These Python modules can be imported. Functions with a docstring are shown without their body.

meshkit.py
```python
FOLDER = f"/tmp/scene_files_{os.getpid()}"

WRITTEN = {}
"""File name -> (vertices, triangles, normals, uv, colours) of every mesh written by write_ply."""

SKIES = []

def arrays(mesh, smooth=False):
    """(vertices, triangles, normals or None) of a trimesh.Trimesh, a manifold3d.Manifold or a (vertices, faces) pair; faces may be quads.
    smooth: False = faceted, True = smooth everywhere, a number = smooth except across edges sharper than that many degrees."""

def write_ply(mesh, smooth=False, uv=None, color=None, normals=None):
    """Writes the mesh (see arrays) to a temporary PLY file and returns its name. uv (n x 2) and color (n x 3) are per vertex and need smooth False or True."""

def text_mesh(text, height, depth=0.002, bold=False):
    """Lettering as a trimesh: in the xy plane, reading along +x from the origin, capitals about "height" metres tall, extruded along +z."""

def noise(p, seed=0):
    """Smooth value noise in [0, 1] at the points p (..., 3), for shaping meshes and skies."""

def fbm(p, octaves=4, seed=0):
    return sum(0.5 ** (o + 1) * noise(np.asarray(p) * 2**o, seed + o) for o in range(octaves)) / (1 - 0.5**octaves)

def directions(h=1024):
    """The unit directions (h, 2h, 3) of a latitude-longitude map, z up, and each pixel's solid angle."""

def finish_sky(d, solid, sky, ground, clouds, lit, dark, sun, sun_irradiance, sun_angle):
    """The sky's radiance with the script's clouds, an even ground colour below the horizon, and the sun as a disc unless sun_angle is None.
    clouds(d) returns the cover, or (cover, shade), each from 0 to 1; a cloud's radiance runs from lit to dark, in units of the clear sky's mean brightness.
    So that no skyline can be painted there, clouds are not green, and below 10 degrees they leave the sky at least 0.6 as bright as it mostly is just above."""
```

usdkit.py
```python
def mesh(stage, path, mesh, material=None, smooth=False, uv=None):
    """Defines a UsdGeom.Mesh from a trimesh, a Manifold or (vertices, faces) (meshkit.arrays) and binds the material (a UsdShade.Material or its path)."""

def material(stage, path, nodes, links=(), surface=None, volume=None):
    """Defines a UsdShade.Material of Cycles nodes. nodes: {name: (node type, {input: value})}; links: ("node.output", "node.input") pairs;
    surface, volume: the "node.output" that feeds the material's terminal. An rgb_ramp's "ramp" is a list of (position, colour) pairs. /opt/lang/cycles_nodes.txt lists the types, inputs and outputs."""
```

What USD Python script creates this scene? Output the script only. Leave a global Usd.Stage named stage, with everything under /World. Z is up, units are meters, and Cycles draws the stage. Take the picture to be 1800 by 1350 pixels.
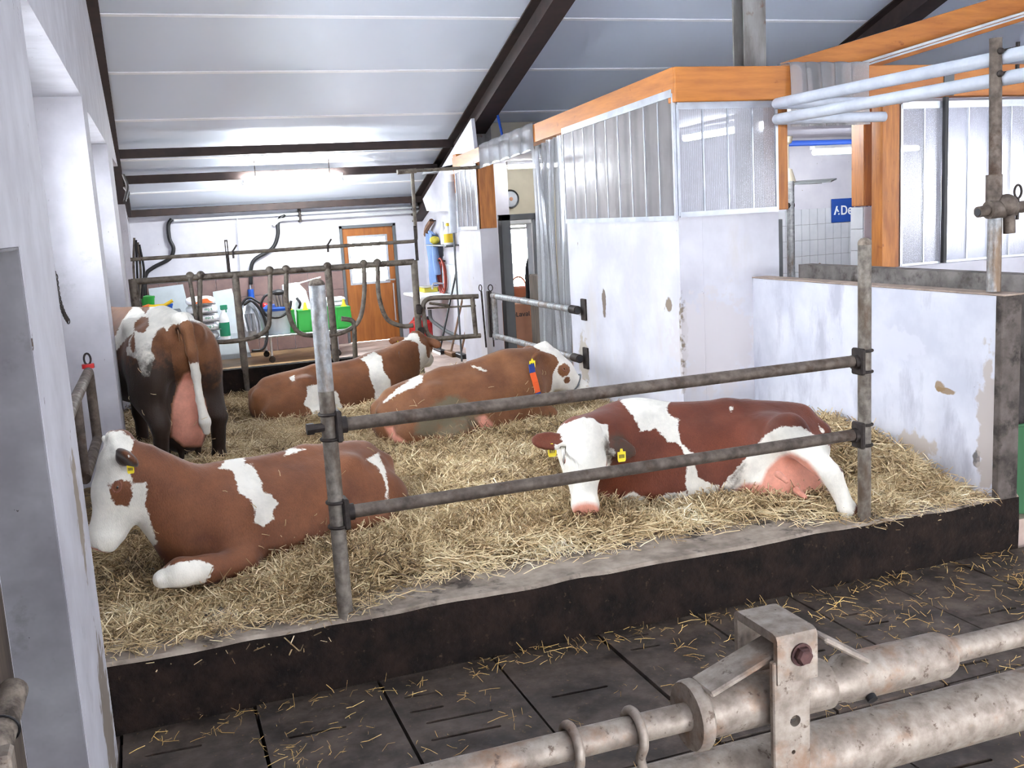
import math, random
import numpy as np, trimesh, usdkit, meshkit, manifold3d, shapely
from shapely.geometry import Polygon, box as sbox
from pxr import Usd, UsdGeom, UsdLux, UsdShade, Gf, Sdf, Vt

random.seed(7)
rng = np.random.default_rng(7)
stage = Usd.Stage.CreateInMemory()
UsdGeom.SetStageUpAxis(stage, UsdGeom.Tokens.z)
UsdGeom.SetStageMetersPerUnit(stage, 1.0)
world = UsdGeom.Xform.Define(stage, '/World'); stage.SetDefaultPrim(world.GetPrim())
UsdGeom.Scope.Define(stage, '/World/Looks')

# ---------------------------------------------------------------- camera, sky, exposure
FPX, EYE = 1794.0, 2.3
_p, _r, _y = np.radians([9.55, -3.26, 19.38])
FW = np.array([math.sin(_y)*math.cos(_p), math.cos(_y)*math.cos(_p), -math.sin(_p)])
_R = np.array([math.cos(_y), -math.sin(_y), 0]); _U = np.cross(_R, FW)
RT, UP = math.cos(_r)*_R+math.sin(_r)*_U, -math.sin(_r)*_R+math.cos(_r)*_U
CAM = np.array([0, 0, EYE])
cam = UsdGeom.Camera.Define(stage, '/World/camera')
cam.AddTransformOp().Set(Gf.Matrix4d(*RT, 0, *UP, 0, *(-FW), 0, *CAM, 1))
cam.CreateHorizontalApertureAttr(36.0); cam.CreateVerticalApertureAttr(27.0)
cam.CreateFocalLengthAttr(36.0*FPX/1800); cam.CreateClippingRangeAttr(Gf.Vec2f(0.05, 200))
cam.CreateFStopAttr(0.0)
cam.CreateExposureAttr(0.86)
sky = UsdLux.DomeLight.Define(stage, '/World/sky')          # overcast daylight, even all round
sky.CreateColorAttr(Gf.Vec3f(0.93, 0.96, 1.0)); sky.CreateIntensityAttr(5.0)

# ---------------------------------------------------------------- helpers
def ray(x, y): return FW+(x-900)/FPX*RT-(y-675)/FPX*UP
def at(x, y, **k):
    "the point of the place that the photograph shows at pixel x, y, on the plane X=, Y= or Z="
    (a, v), = k.items(); i = 'XYZ'.index(a); d = ray(x, y)
    return CAM+d*((v-CAM[i])/d[i])
def px(p):
    p = np.asarray(p, float)-CAM; z = p@FW
    return np.stack([900+FPX*(p@RT)/z, 675-FPX*(p@UP)/z], -1)

_count = {}
def fresh(parent, name):
    key = parent+'/'+name; n = _count.get(key, 0); _count[key] = n+1
    return key if n == 0 else f'{key}_{n:03d}'
def meta(p, label=None, cat=None, group=None, kind=None):
    for k, v in (('label', label), ('category', cat), ('group', group), ('kind', kind)):
        if v: p.SetCustomDataByKey(k, v)
LOC = {}
GROUPS = {'cow': 'cows resting in the straw pen', 'feed_sack': 'feed sacks stacked on the steel table', 'calf_feeder': 'green feeder buckets on the steel table', 'twin_wall_screen': 'ribbed plastic screens of the milking parlour',
          'fluorescent_lamp': 'fluorescent tube lamps', 'broom': 'brooms leaning by the pillar', 'teat_dip_bottle': 'bottles on the wall shelf', 'milk_pipe': 'white pipes at the top right', 'vacuum_line': 'grey pipes on the back wall', 'milking_hose': 'black hoses on the back wall', 'pipe_bracket': 'brackets of the grey pipes', 'curtain_flap': 'plastic flaps over the beams', 'lining_board': 'pale boards behind the table'}
def thing(name, label, cat, loc=(0, 0, 0), group=None, kind=None):
    group = group or GROUPS.get(name); path = fresh('/World', name); x = UsdGeom.Xform.Define(stage, path)
    x.AddTranslateOp().Set(Gf.Vec3d(*map(float, loc))); LOC[path] = np.array(loc, float)
    meta(x.GetPrim(), label, cat, group, kind)
    return path
def obj(name, m, mat, parent=None, smooth=35, label=None, cat=None, group=None, kind=None, vc=None):
    """one mesh prim; vertices are given in world coordinates. parent: path of a thing or of a part"""
    path = fresh(parent or '/World', name)
    v, f, n = meshkit.arrays(m, smooth)
    loc = LOC.get(parent, np.zeros(3))
    if parent is None:
        loc = np.array([*(v.min(0)+v.max(0))[:2]/2, v[:, 2].min()])
    me = usdkit.mesh(stage, path, trimesh.Trimesh(v-loc, f, process=False), MATS[mat] if isinstance(mat, str) else mat, False)
    if n is not None:
        me.CreateNormalsAttr(Vt.Vec3fArray.FromNumpy(n.astype(np.float32))); me.SetNormalsInterpolation('vertex')
    if parent is None: me.AddTranslateOp().Set(Gf.Vec3d(*loc)); LOC[path] = loc
    else: LOC[path] = loc
    if vc is not None:
        for k, a in vc.items():
            UsdGeom.PrimvarsAPI(me).CreatePrimvar(k, Sdf.ValueTypeNames.Color3fArray, 'vertex').Set(Vt.Vec3fArray.FromNumpy(np.asarray(a, np.float32)))
    meta(me.GetPrim(), label, cat, group or (GROUPS.get(name) if parent is None else None), kind)
    return path
def struct(name, m, mat, parent=None, smooth=35, label=None):
    return obj(name, m, mat, parent, smooth, label=label, kind=None if parent else 'structure')

cat_ = trimesh.util.concatenate
def M(v, f): return trimesh.Trimesh(np.asarray(v, float), np.asarray(f, int), process=False)
def xf(m, mat4):
    m = m.copy(); m.apply_transform(mat4); return m
def bx(a, b, bev=0.0):
    "axis-aligned box between corners, edges chamfered by bev"
    a, b = np.minimum(a, b).astype(float), np.maximum(a, b).astype(float)
    if bev <= 0:
        m = trimesh.creation.box(b-a); m.apply_translation((a+b)/2); return m
    bev = min(bev, (b-a).min()*.45); pts = []
    for s in np.ndindex(2, 2, 2):
        s = np.array(s)*2-1; c = np.where(s > 0, b, a)
        for k in range(3):
            q = c-s*bev; q[k] = c[k]; pts.append(q)
    return trimesh.convex.convex_hull(np.array(pts))
def hullpts(p): return trimesh.convex.convex_hull(np.asarray(p, float))
def rot_to(d, up=(0, 0, 1)):
    d = np.asarray(d, float); d = d/np.linalg.norm(d); up = np.asarray(up, float)
    if abs(d@up) > .98: up = np.array([1., 0, 0])
    s = np.cross(up, d); s /= np.linalg.norm(s); u = np.cross(d, s)
    return np.stack([d, s, u], 1)
def beam(a, b, w, h, bev=.004, up=(0, 0, 1)):
    "rectangular bar from a to b, w wide, h deep"
    a, b = np.asarray(a, float), np.asarray(b, float); L = np.linalg.norm(b-a); R = rot_to(b-a, up)
    m = bx((0, -w/2, -h/2), (L, w/2, h/2), bev); T = np.eye(4); T[:3, :3] = R; T[:3, 3] = a
    return xf(m, T)
def tube(pts, r, n=12, caps=True, closed=False):
    pts = np.asarray(pts, float); K = len(pts); r = np.full(K, r) if np.ndim(r) == 0 else np.asarray(r, float)
    t = np.gradient(pts, axis=0)
    if closed: t = np.roll(pts, -1, 0)-np.roll(pts, 1, 0)
    t /= np.maximum(np.linalg.norm(t, axis=1, keepdims=True), 1e-9)
    u = np.cross(t[0], [0, 0, 1.0])
    if np.linalg.norm(u) < .1: u = np.cross(t[0], [1.0, 0, 0])
    rings = []; a = np.linspace(0, 2*np.pi, n, endpoint=False)
    for k in range(K):
        u = u-t[k]*(u@t[k]); u /= np.linalg.norm(u); w = np.cross(t[k], u)
        rings.append(pts[k]+r[k]*(np.cos(a)[:, None]*u+np.sin(a)[:, None]*w))
    v = np.vstack(rings); f = []; j = np.arange(n); j2 = (j+1) % n
    for k in range(K if closed else K-1):
        A, B = k*n, ((k+1) % K)*n
        f += [np.stack([A+j, B+j2, A+j2], 1), np.stack([A+j, B+j, B+j2], 1)]
    if caps and not closed:
        v = np.vstack([v, pts[:1], pts[-1:]]); c0, c1 = len(v)-2, len(v)-1; B = (K-1)*n
        f += [np.stack([np.full(n, c0), j, j2], 1), np.stack([np.full(n, c1), B+j2, B+j], 1)]
    return trimesh.Trimesh(v, np.vstack(f)[:, ::-1], process=False)
def arc(pts, rad=.08, n=6):
    "polyline with its corners rounded"
    pts = [np.asarray(p, float) for p in pts]; out = [pts[0]]
    for a, b, c in zip(pts, pts[1:], pts[2:]):
        la, lc = np.linalg.norm(a-b), np.linalg.norm(c-b); d = min(rad, la*.49, lc*.49)
        p, q = b+(a-b)/la*d, b+(c-b)/lc*d
        for s in np.linspace(0, 1, n): out.append((1-s)**2*p+2*s*(1-s)*b+s*s*q)
    return out+[pts[-1]]
def curve(pts, n=24):
    "Catmull-Rom through the points"
    P = np.asarray(pts, float); P = np.vstack([2*P[0]-P[1], P, 2*P[-1]-P[-2]]); out = []
    K = len(P)-3
    for i in range(K):
        for s in np.linspace(0, 1, max(2, n//K), endpoint=False):
            a, b, c, d = P[i:i+4]
            out.append(.5*(2*b+(c-a)*s+(2*a-5*b+4*c-d)*s*s+(3*b-a-3*c+d)*s**3))
    return np.array(out+[P[-2]])
def cyl(a, b, r, n=16, r2=None):
    a, b = np.asarray(a, float), np.asarray(b, float); return tube([a, a+(b-a)*.5, b], [r, (r+(r2 or r))/2, r2 or r], n)
def lathe(prof, c=(0, 0, 0), n=24, axis=(0, 0, 1)):
    "profile of (radius, height) turned about the axis through c"
    prof = np.asarray(prof, float); a = np.linspace(0, 2*np.pi, n, endpoint=False); R = rot_to(axis)
    v = np.stack([prof[:, None, 1]+0*a, prof[:, None, 0]*np.cos(a), prof[:, None, 0]*np.sin(a)], -1).reshape(-1, 3)@R.T+np.asarray(c)
    f = []; j = np.arange(n); j2 = (j+1) % n
    for k in range(len(prof)-1):
        A, B = k*n, (k+1)*n; f += [np.stack([A+j, A+j2, B+j2], 1), np.stack([A+j, B+j2, B+j], 1)]
    m = trimesh.Trimesh(v, np.vstack(f)[:, ::-1], process=True); return m
def prism(poly, a, b, plane='xz'):
    "polygon (list of 2-D points or shapely) in a plane, extruded along the third axis from a to b"
    P = poly if hasattr(poly, 'exterior') else Polygon(poly)
    m = trimesh.creation.extrude_polygon(P, b-a, engine='earcut'); v = m.vertices.copy(); v[:, 2] += a
    if plane == 'xz': m.vertices = v[:, [0, 2, 1]]; m.invert()
    elif plane == 'yz': m.vertices = v[:, [2, 0, 1]]
    else: m.vertices = v
    return m
def ball(c, r, sub=2):
    m = trimesh.creation.icosphere(sub, 1.0); m.apply_scale(r); m.apply_translation(c); return m
def man(m): return manifold3d.Manifold(manifold3d.Mesh(np.asarray(m.vertices, np.float32), np.asarray(m.faces, np.uint32)))
def tri(m):
    q = m.to_mesh(); return trimesh.Trimesh(q.vert_properties[:, :3], q.tri_verts, process=False)
def solid(boxa, holes):
    m = man(boxa)
    for h in holes: m = m-man(h)
    return tri(m)
def grid_sheet(fn, nu, nv, th=0.0):
    "surface fn(u, v) for u, v in [0, 1]; thickened by th along its normal"
    u, v = np.meshgrid(np.linspace(0, 1, nu), np.linspace(0, 1, nv), indexing='ij')
    P = fn(u, v); i = np.arange(nu*nv).reshape(nu, nv)
    q = np.stack([i[:-1, :-1], i[1:, :-1], i[1:, 1:], i[:-1, 1:]], -1).reshape(-1, 4)
    f = np.vstack([q[:, [0, 1, 2]], q[:, [0, 2, 3]]]); V = P.reshape(-1, 3)
    if not th: return trimesh.Trimesh(V, f, process=False)
    n = np.cross(np.gradient(P, axis=0), np.gradient(P, axis=1)); n /= np.maximum(np.linalg.norm(n, axis=-1, keepdims=True), 1e-9)
    V2 = (P+n*th).reshape(-1, 3); N = nu*nv
    edge = np.concatenate([i[:, 0][::-1], i[0, 1:], i[-1, :0:-1][::-1] if 0 else i[1:, -1], i[-1, -2:0:-1]])
    e2 = np.roll(edge, -1)
    side = np.vstack([np.stack([edge, edge+N, e2+N], 1), np.stack([edge, e2+N, e2], 1)])
    m = trimesh.Trimesh(np.vstack([V, V2]), np.vstack([f[:, ::-1], f+N, side]), process=False)
    return m

# ---------------------------------------------------------------- materials
def lin(c):
    if isinstance(c, str): c = tuple(int(c[i:i+2], 16) for i in (1, 3, 5))
    return tuple((x/255/12.92 if x/255 <= .04045 else ((x/255+.055)/1.055)**2.4) for x in c)
MATS = {}
def surf(name, c1, c2=None, scale=4., detail=5., rough=.6, rough2=None, metal=0., bump=0., bscale=None, stretch=(1, 1, 1), lo=.35, hi=.65,
         dirt=None, dscale=3., dlo=.5, dhi=.62, dstretch=(1, 1, 1), dirt2=None, d2scale=12., d2lo=.62, d2hi=.66, d2stretch=(1, 1, 1), spec=.5, coat=0., stains=(), sss=0.):
    c1 = lin(c1); c2 = lin(c2) if c2 else tuple(x*.8 for x in c1)
    n = {'g': ('geometry', {}), 'm': ('mapping', {'scale': tuple(stretch)}), 'n': ('noise_texture', {'scale': scale, 'detail': detail, 'roughness': .6}),
         'r': ('rgb_ramp', {'ramp': [(lo, c1), (hi, c2)]}),
         'p': ('principled_bsdf', {'roughness': rough, 'metallic': metal, 'specular_ior_level': spec, 'coat_weight': coat})}
    l = [('g.position', 'm.vector'), ('m.vector', 'n.vector'), ('n.fac', 'r.fac')]
    col = 'r.color'
    for k, (dc, ds, a, b, st) in enumerate(((dirt, dscale, dlo, dhi, dstretch), (dirt2, d2scale, d2lo, d2hi, d2stretch))):
        if dc is None: continue
        K = f'd{k}'
        n |= {K+'m': ('mapping', {'scale': tuple(st), 'location': (3.1*k+1.7, .4, .9)}), K+'n': ('noise_texture', {'scale': ds, 'detail': 6., 'roughness': .65}),
              K+'r': ('rgb_ramp', {'ramp': [(a, (0, 0, 0)), (b, (1, 1, 1))]}), K+'x': ('mix_color', {'b': lin(dc)})}
        l += [('g.position', K+'m.vector'), (K+'m.vector', K+'n.vector'), (K+'n.fac', K+'r.fac'), (K+'r.color', K+'x.fac'), (col, K+'x.a')]
        col = K+'x.result'
    for k, (sp, radius, stv, sc) in enumerate(stains):      # splashes and scrapes with a place and a shape of their own
        K = f's{k}'
        n |= {K+'s': ('vector_math', {'math_type': 'subtract', 'vector2': tuple(sp)}), K+'m': ('vector_math', {'math_type': 'multiply', 'vector2': tuple(stv)}),
              K+'l': ('vector_math', {'math_type': 'length'}), K+'n': ('noise_texture', {'scale': 14., 'detail': 5.}), K+'a': ('math', {'math_type': 'multiply_add', 'value2': radius*1.7, 'value3': -radius*.85}),
              K+'b': ('math', {'math_type': 'add'}), K+'r': ('map_range', {'from_min': radius, 'from_max': radius*.8, 'to_min': 0., 'to_max': .88, 'clamp': True}), K+'x': ('mix_color', {'b': lin(sc)})}
        l += [('g.position', K+'s.vector1'), (K+'s.vector', K+'m.vector1'), (K+'m.vector', K+'l.vector1'), ('g.position', K+'n.vector'), (K+'n.fac', K+'a.value1'),
              (K+'l.value', K+'b.value1'), (K+'a.value', K+'b.value2'), (K+'b.value', K+'r.value'), (K+'r.result', K+'x.fac'), (col, K+'x.a')]
        col = K+'x.result'
    l.append((col, 'p.base_color'))
    if rough2 is not None:
        n['rr'] = ('map_range', {'from_min': .35, 'from_max': .65, 'to_min': rough, 'to_max': rough2, 'clamp': True}); l += [('n.fac', 'rr.value'), ('rr.result', 'p.roughness')]
    if bump:
        n['bn'] = ('noise_texture', {'scale': bscale or scale*4, 'detail': 5.}); n['b'] = ('bump', {'strength': min(1., bump*50), 'distance': bump})
        l += [('m.vector', 'bn.vector'), ('bn.fac', 'b.height'), ('b.normal', 'p.normal')]
    MATS[name] = usdkit.material(stage, '/World/Looks/'+name, n, l, surface='p.BSDF')
def flat(name, c, rough=.5, metal=0., **k): surf(name, c, tuple(min(255, x*1.07) for x in (c if not isinstance(c, str) else [int(c[i:i+2], 16) for i in (1, 3, 5)])), rough=rough, metal=metal, **k)
def emit(name, c, s):
    MATS[name] = usdkit.material(stage, '/World/Looks/'+name, {'e': ('emission', {'color': c, 'strength': s})}, [], surface='e.emission')

surf('white_plaster', (214, 213, 220), (198, 197, 207), scale=2.2, rough=.7, bump=.002, bscale=30, dirt2=(140, 128, 118), d2scale=16, d2lo=.70, d2hi=.74)
surf('pier_plaster', (186, 184, 190), (170, 167, 173), scale=3., rough=.75, bump=.003, bscale=26, dirt=(120, 112, 110), dscale=2.2, dlo=.62, dhi=.85, dirt2=(74, 60, 50), d2scale=19, d2lo=.69, d2hi=.72, d2stretch=(1, 1, .4),
     stains=[((-.34, 4.35, 1.22), .10, (1, 1, .35), (128, 112, 92)), ((-.33, 4.4, .3), .22, (1, 1, .6), (112, 98, 82))])
surf('low_wall_paint', (208, 208, 216), (188, 189, 200), scale=2.6, rough=.62, bump=.002, bscale=24, dirt=(172, 172, 184), dscale=3.2, dlo=.52, dhi=.66, dstretch=(1, 1, .35), dirt2=(92, 84, 76), d2scale=13, d2lo=.71, d2hi=.74,
     stains=[((4.88, 5.33, 1.0), .05, (1, 1, 1.4), (140, 112, 76)), ((4.88, 5.28, .98), .04, (1, .5, 1.8), (140, 112, 76)), ((4.88, 5.55, .55), .13, (1, .6, 1.3), (186, 174, 164)), ((4.88, 5.0, .58), .032, (1, 1, .6), (74, 66, 60)), ((4.88, 5.75, 1.24), .2, (1, .7, 1.6), (200, 200, 210)), ((4.88, 4.92, .8), .12, (1, 1.4, .25), (176, 164, 156))])
surf('parlour_wall_paint', (202, 201, 208), (184, 182, 190), scale=2., rough=.65, bump=.002, bscale=22, dirt=(192, 186, 184), dscale=2.0, dlo=.54, dhi=.72, dstretch=(1, 1, .3), dirt2=(120, 104, 84), d2scale=11, d2lo=.70, d2hi=.73, d2stretch=(1, 1, .5),
     stains=[((4.18, 9.05, 1.40), .05, (1, 1.2, .35), (92, 70, 44)), ((4.18, 7.74, 1.44), .065, (1, 1, 1), (112, 90, 60)), ((4.18, 7.54, 1.15), .06, (1, 1.6, .14), (104, 84, 56)), ((4.18, 9.6, .75), .13, (1, 1, .5), (168, 156, 140)), ((4.5, 7.53, 1.1), .34, (.8, 1, .7), (196, 190, 192))])
surf('raw_concrete', (128, 121, 116), (92, 86, 82), scale=6, rough=.85, bump=.006, bscale=40, dirt=(64, 56, 50), dscale=5, dlo=.52, dhi=.66)
surf('reveal_shade_grey', (136, 134, 138), (112, 109, 113), scale=3, rough=.85, bump=.003, bscale=30, dirt=(92, 88, 88), dscale=3, dlo=.55, dhi=.7, dirt2=(50, 42, 38), d2scale=14, d2lo=.68, d2hi=.7)
surf('muck_concrete', (38, 27, 22), (17, 12, 10), scale=9, rough=.85, spec=.2, bump=.014, bscale=34, dirt=(72, 58, 44), dscale=24, dlo=.62, dhi=.76)
surf('kerb_top_concrete', (158, 144, 130), (112, 99, 87), scale=7, rough=.85, bump=.008, bscale=30, dirt=(58, 48, 40), dscale=4, dlo=.54, dhi=.64)
surf('slat_concrete', (84, 71, 63), (52, 43, 37), scale=5, rough=.42, rough2=.75, bump=.005, bscale=22, dirt=(40, 31, 26), dscale=4.2, dlo=.48, dhi=.62, dirt2=(128, 102, 66), d2scale=46, d2lo=.64, d2hi=.72)
surf('dark_pit', (16, 13, 12), (8, 7, 6), rough=.9)
surf('ceiling_panel', (218, 226, 238), (210, 218, 231), scale=.8, rough=.28, rough2=.4, spec=.5)
surf('ceiling_seam', (244, 245, 248), (236, 238, 242), rough=.4)
surf('rafter_steel', (58, 42, 38), (40, 30, 28), scale=5, rough=.65)
surf('old_column', (150, 148, 146), (108, 102, 98), scale=5, rough=.7, metal=.2, stretch=(1, 1, .3), dirt=(112, 78, 60), dscale=5, dlo=.6, dhi=.72)
surf('orange_timber', (194, 122, 50), (164, 96, 36), scale=5, detail=7, rough=.42, stretch=(.35, .35, 2.6), bump=.001, dirt=(138, 70, 22), dscale=7, dlo=.64, dhi=.72)
surf('orange_post', (192, 122, 52), (154, 90, 36), scale=9, detail=7, rough=.45, stretch=(2.5, 2.5, .3), bump=.001, dirt=(130, 66, 24), dscale=8, dlo=.64, dhi=.72)
surf('door_timber', (168, 102, 44), (142, 82, 32), scale=9, rough=.45, stretch=(2, 2, .25))
surf('old_board', (92, 78, 66), (58, 48, 40), scale=8, rough=.8, stretch=(2, 2, .3), bump=.004)
surf('aluminium', (206, 210, 216), (182, 186, 194), scale=5, rough=.35, metal=.7)
surf('steel_galvanised', (168, 170, 172), (132, 134, 136), scale=26, detail=4, rough=.45, rough2=.65, metal=.45, dirt=(120, 100, 82), dscale=7, dlo=.50, dhi=.66, dstretch=(1, 1, .3))
surf('steel_post', (136, 128, 118), (98, 90, 82), scale=22, detail=5, rough=.5, rough2=.7, metal=.35, dirt=(86, 70, 56), dscale=6, dlo=.48, dhi=.64, dstretch=(1, 1, .35), bump=.0008)
surf('steel_rail', (112, 100, 90), (80, 70, 63), scale=16, rough=.55, rough2=.75, metal=.45, dirt=(74, 56, 44), dscale=9, dlo=.55, dhi=.7, bump=.001)
surf('steel_barrier', (160, 148, 136), (122, 109, 98), scale=22, detail=7, rough=.5, rough2=.7, metal=.35, dirt=(134, 102, 78), dscale=7, dlo=.52, dhi=.68, dirt2=(96, 80, 68), d2scale=42, d2lo=.6, d2hi=.68, bump=.0012, bscale=90)
surf('steel_fence', (128, 118, 106), (90, 82, 74), scale=12, rough=.6, metal=.35, dirt=(60, 48, 40), dscale=7, dlo=.54, dhi=.66)
surf('rust_bolt', (88, 58, 54), (60, 38, 38), scale=40, rough=.75, metal=.3, bump=.001)
surf('clamp_iron', (64, 56, 52), (44, 38, 36), scale=30, rough=.6, metal=.5)
surf('pvc_pipe', (196, 201, 210), (178, 183, 194), scale=6, rough=.35)
surf('conduit', (212, 214, 216), (190, 192, 196), rough=.5)
surf('black_rubber', (30, 29, 32), (22, 22, 24), rough=.45)
surf('mauve_tile', (138, 112, 106), (122, 98, 94), scale=5, rough=.5)
surf('floor_tile', (196, 160, 116), (168, 136, 96), scale=3, rough=.45, dirt=(128, 104, 80), dscale=2.5, dlo=.52, dhi=.7)
surf('passage_floor', (196, 176, 164), (168, 146, 134), scale=3, rough=.5, dirt=(140, 116, 100), dscale=3, dlo=.5, dhi=.7)
surf('white_tile', (216, 219, 224), (204, 208, 214), scale=4, rough=.22)
surf('grout', (160, 160, 162), (146, 146, 148), rough=.8)
surf('cream_wall', (206, 198, 178), (192, 184, 164), scale=2, rough=.7)
flat('lead_grey', (92, 96, 98)); flat('plastic_white', (228, 230, 232), .4); flat('sack_white', (232, 232, 236), .6)
flat('print_orange', (226, 112, 46)); flat('print_green', (24, 130, 96)); flat('plastic_green', (34, 150, 52), .35); flat('plastic_yellow', (226, 190, 40), .4)
flat('plastic_red', (184, 34, 34), .35); flat('plastic_blue', (30, 84, 176), .35); flat('cloth_blue', (120, 146, 190), .9); flat('leather_brown', (116, 82, 58), .6)
flat('stainless', (176, 180, 184), .22, .85); flat('cardboard', (182, 134, 108), .8); flat('wicker', (172, 96, 66), .7); flat('coat_black', (20, 21, 24), .9)
flat('sign_blue', (24, 72, 158), .4); flat('sign_white', (236, 238, 242), .4); flat('print_black', (52, 46, 50), .6); flat('tag_yellow', (240, 216, 40), .4); flat('cable_blue', (30, 72, 160), .5)
flat('collar_blue', (36, 58, 128), .7); flat('collar_orange', (232, 96, 40), .6); flat('sponge_yellow', (196, 180, 70), .9); flat('hose_red', (160, 64, 46), .5); flat('broom_bristle', (112, 84, 56), .9)
flat('board_grey', (190, 198, 202), .5); flat('curtain_green', (52, 96, 62), .8); flat('lamp_white', (226, 228, 230), .4); flat('clock_face', (196, 200, 208), .3); flat('wood_handle', (110, 80, 56), .6); flat('eye_black', (18, 13, 11), .12)
emit('tube_light', (0.93, 0.98, 1.0), 165.0); emit('tube_light_small', (0.95, 0.98, 1.0), 24.0); emit('added_side_light', (0.95, 0.98, 1.0), 70.0)
def pane(name, tint=(.96, .98, 1), rough=.02, ior=1.45):
    MATS[name] = usdkit.material(stage, '/World/Looks/'+name, {'t': ('transparent_bsdf', {'color': tint}), 'g': ('glossy_bsdf', {'roughness': rough, 'color': (.9, .9, .9)}), 'f': ('fresnel', {'IOR': ior}), 'x': ('mix_closure', {})},
        [('f.fac', 'x.fac'), ('t.BSDF', 'x.closure1'), ('g.BSDF', 'x.closure2')], surface='x.closure')
pane('window_glass'); pane('added_skylight_sheet', (.36, .37, .38), .3)
def polycarb(name, tint, milky, rough, flute):
    "twin-wall sheet: partly clear, partly milky, its flutes as fine upright lines"
    MATS[name] = usdkit.material(stage, '/World/Looks/'+name, {
        'g': ('geometry', {}), 'w': ('wave_texture', {'scale': flute, 'bands_direction': 'diagonal', 'distortion': .2}), 'm': ('mapping', {'scale': (1, 1, 0)}),
        'r': ('rgb_ramp', {'ramp': [(0., tuple(.80*x for x in tint)), (.5, tint)]}), 'n': ('noise_texture', {'scale': 3., 'detail': 4.}), 'mr': ('map_range', {'from_min': .3, 'from_max': .7, 'to_min': milky*.75, 'to_max': min(1, milky*1.25), 'clamp': True}),
        't': ('transparent_bsdf', {}), 'd': ('translucent_bsdf', {}), 'df': ('diffuse_bsdf', {'color': tuple(.75*x for x in tint)}), 'x0': ('mix_closure', {'fac': .35}), 'x1': ('mix_closure', {}), 'gl': ('glossy_bsdf', {'roughness': rough, 'color': (.9, .9, .95)}),
        'b': ('bump', {'strength': .25, 'distance': .002}), 'f': ('fresnel', {'IOR': 1.5}), 'x2': ('mix_closure', {})},
        [('g.position', 'm.vector'), ('m.vector', 'w.vector'), ('w.fac', 'r.fac'), ('g.position', 'n.vector'), ('n.fac', 'mr.value'), ('r.color', 't.color'), ('r.color', 'd.color'), ('d.BSDF', 'x0.closure1'), ('df.BSDF', 'x0.closure2'),
         ('mr.result', 'x1.fac'), ('t.BSDF', 'x1.closure1'), ('x0.closure', 'x1.closure2'), ('w.fac', 'b.height'), ('b.normal', 'gl.normal'), ('f.fac', 'x2.fac'), ('x1.closure', 'x2.closure1'), ('gl.BSDF', 'x2.closure2')], surface='x2.closure')
polycarb('polycarbonate', (.93, .94, .98), .45, .18, 36)
polycarb('polycarbonate_aged', (.70, .67, .65), .6, .22, 3)
polycarb('pvc_strip', (.95, .96, .96), .5, .1, 2)
# ---------------------------------------------------------------- the setting
WX = lambda y: -.34+.017*(np.asarray(y)-4.8)              # the left wall runs a little askew
def skew(m):
    m = m.copy(); v = np.array(m.vertices); v[:, 0] += WX(v[:, 1]); m.vertices = v; return m
def roof_z(y): return 2.6+.34*(17.5-y)
YB = 17.5
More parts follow.
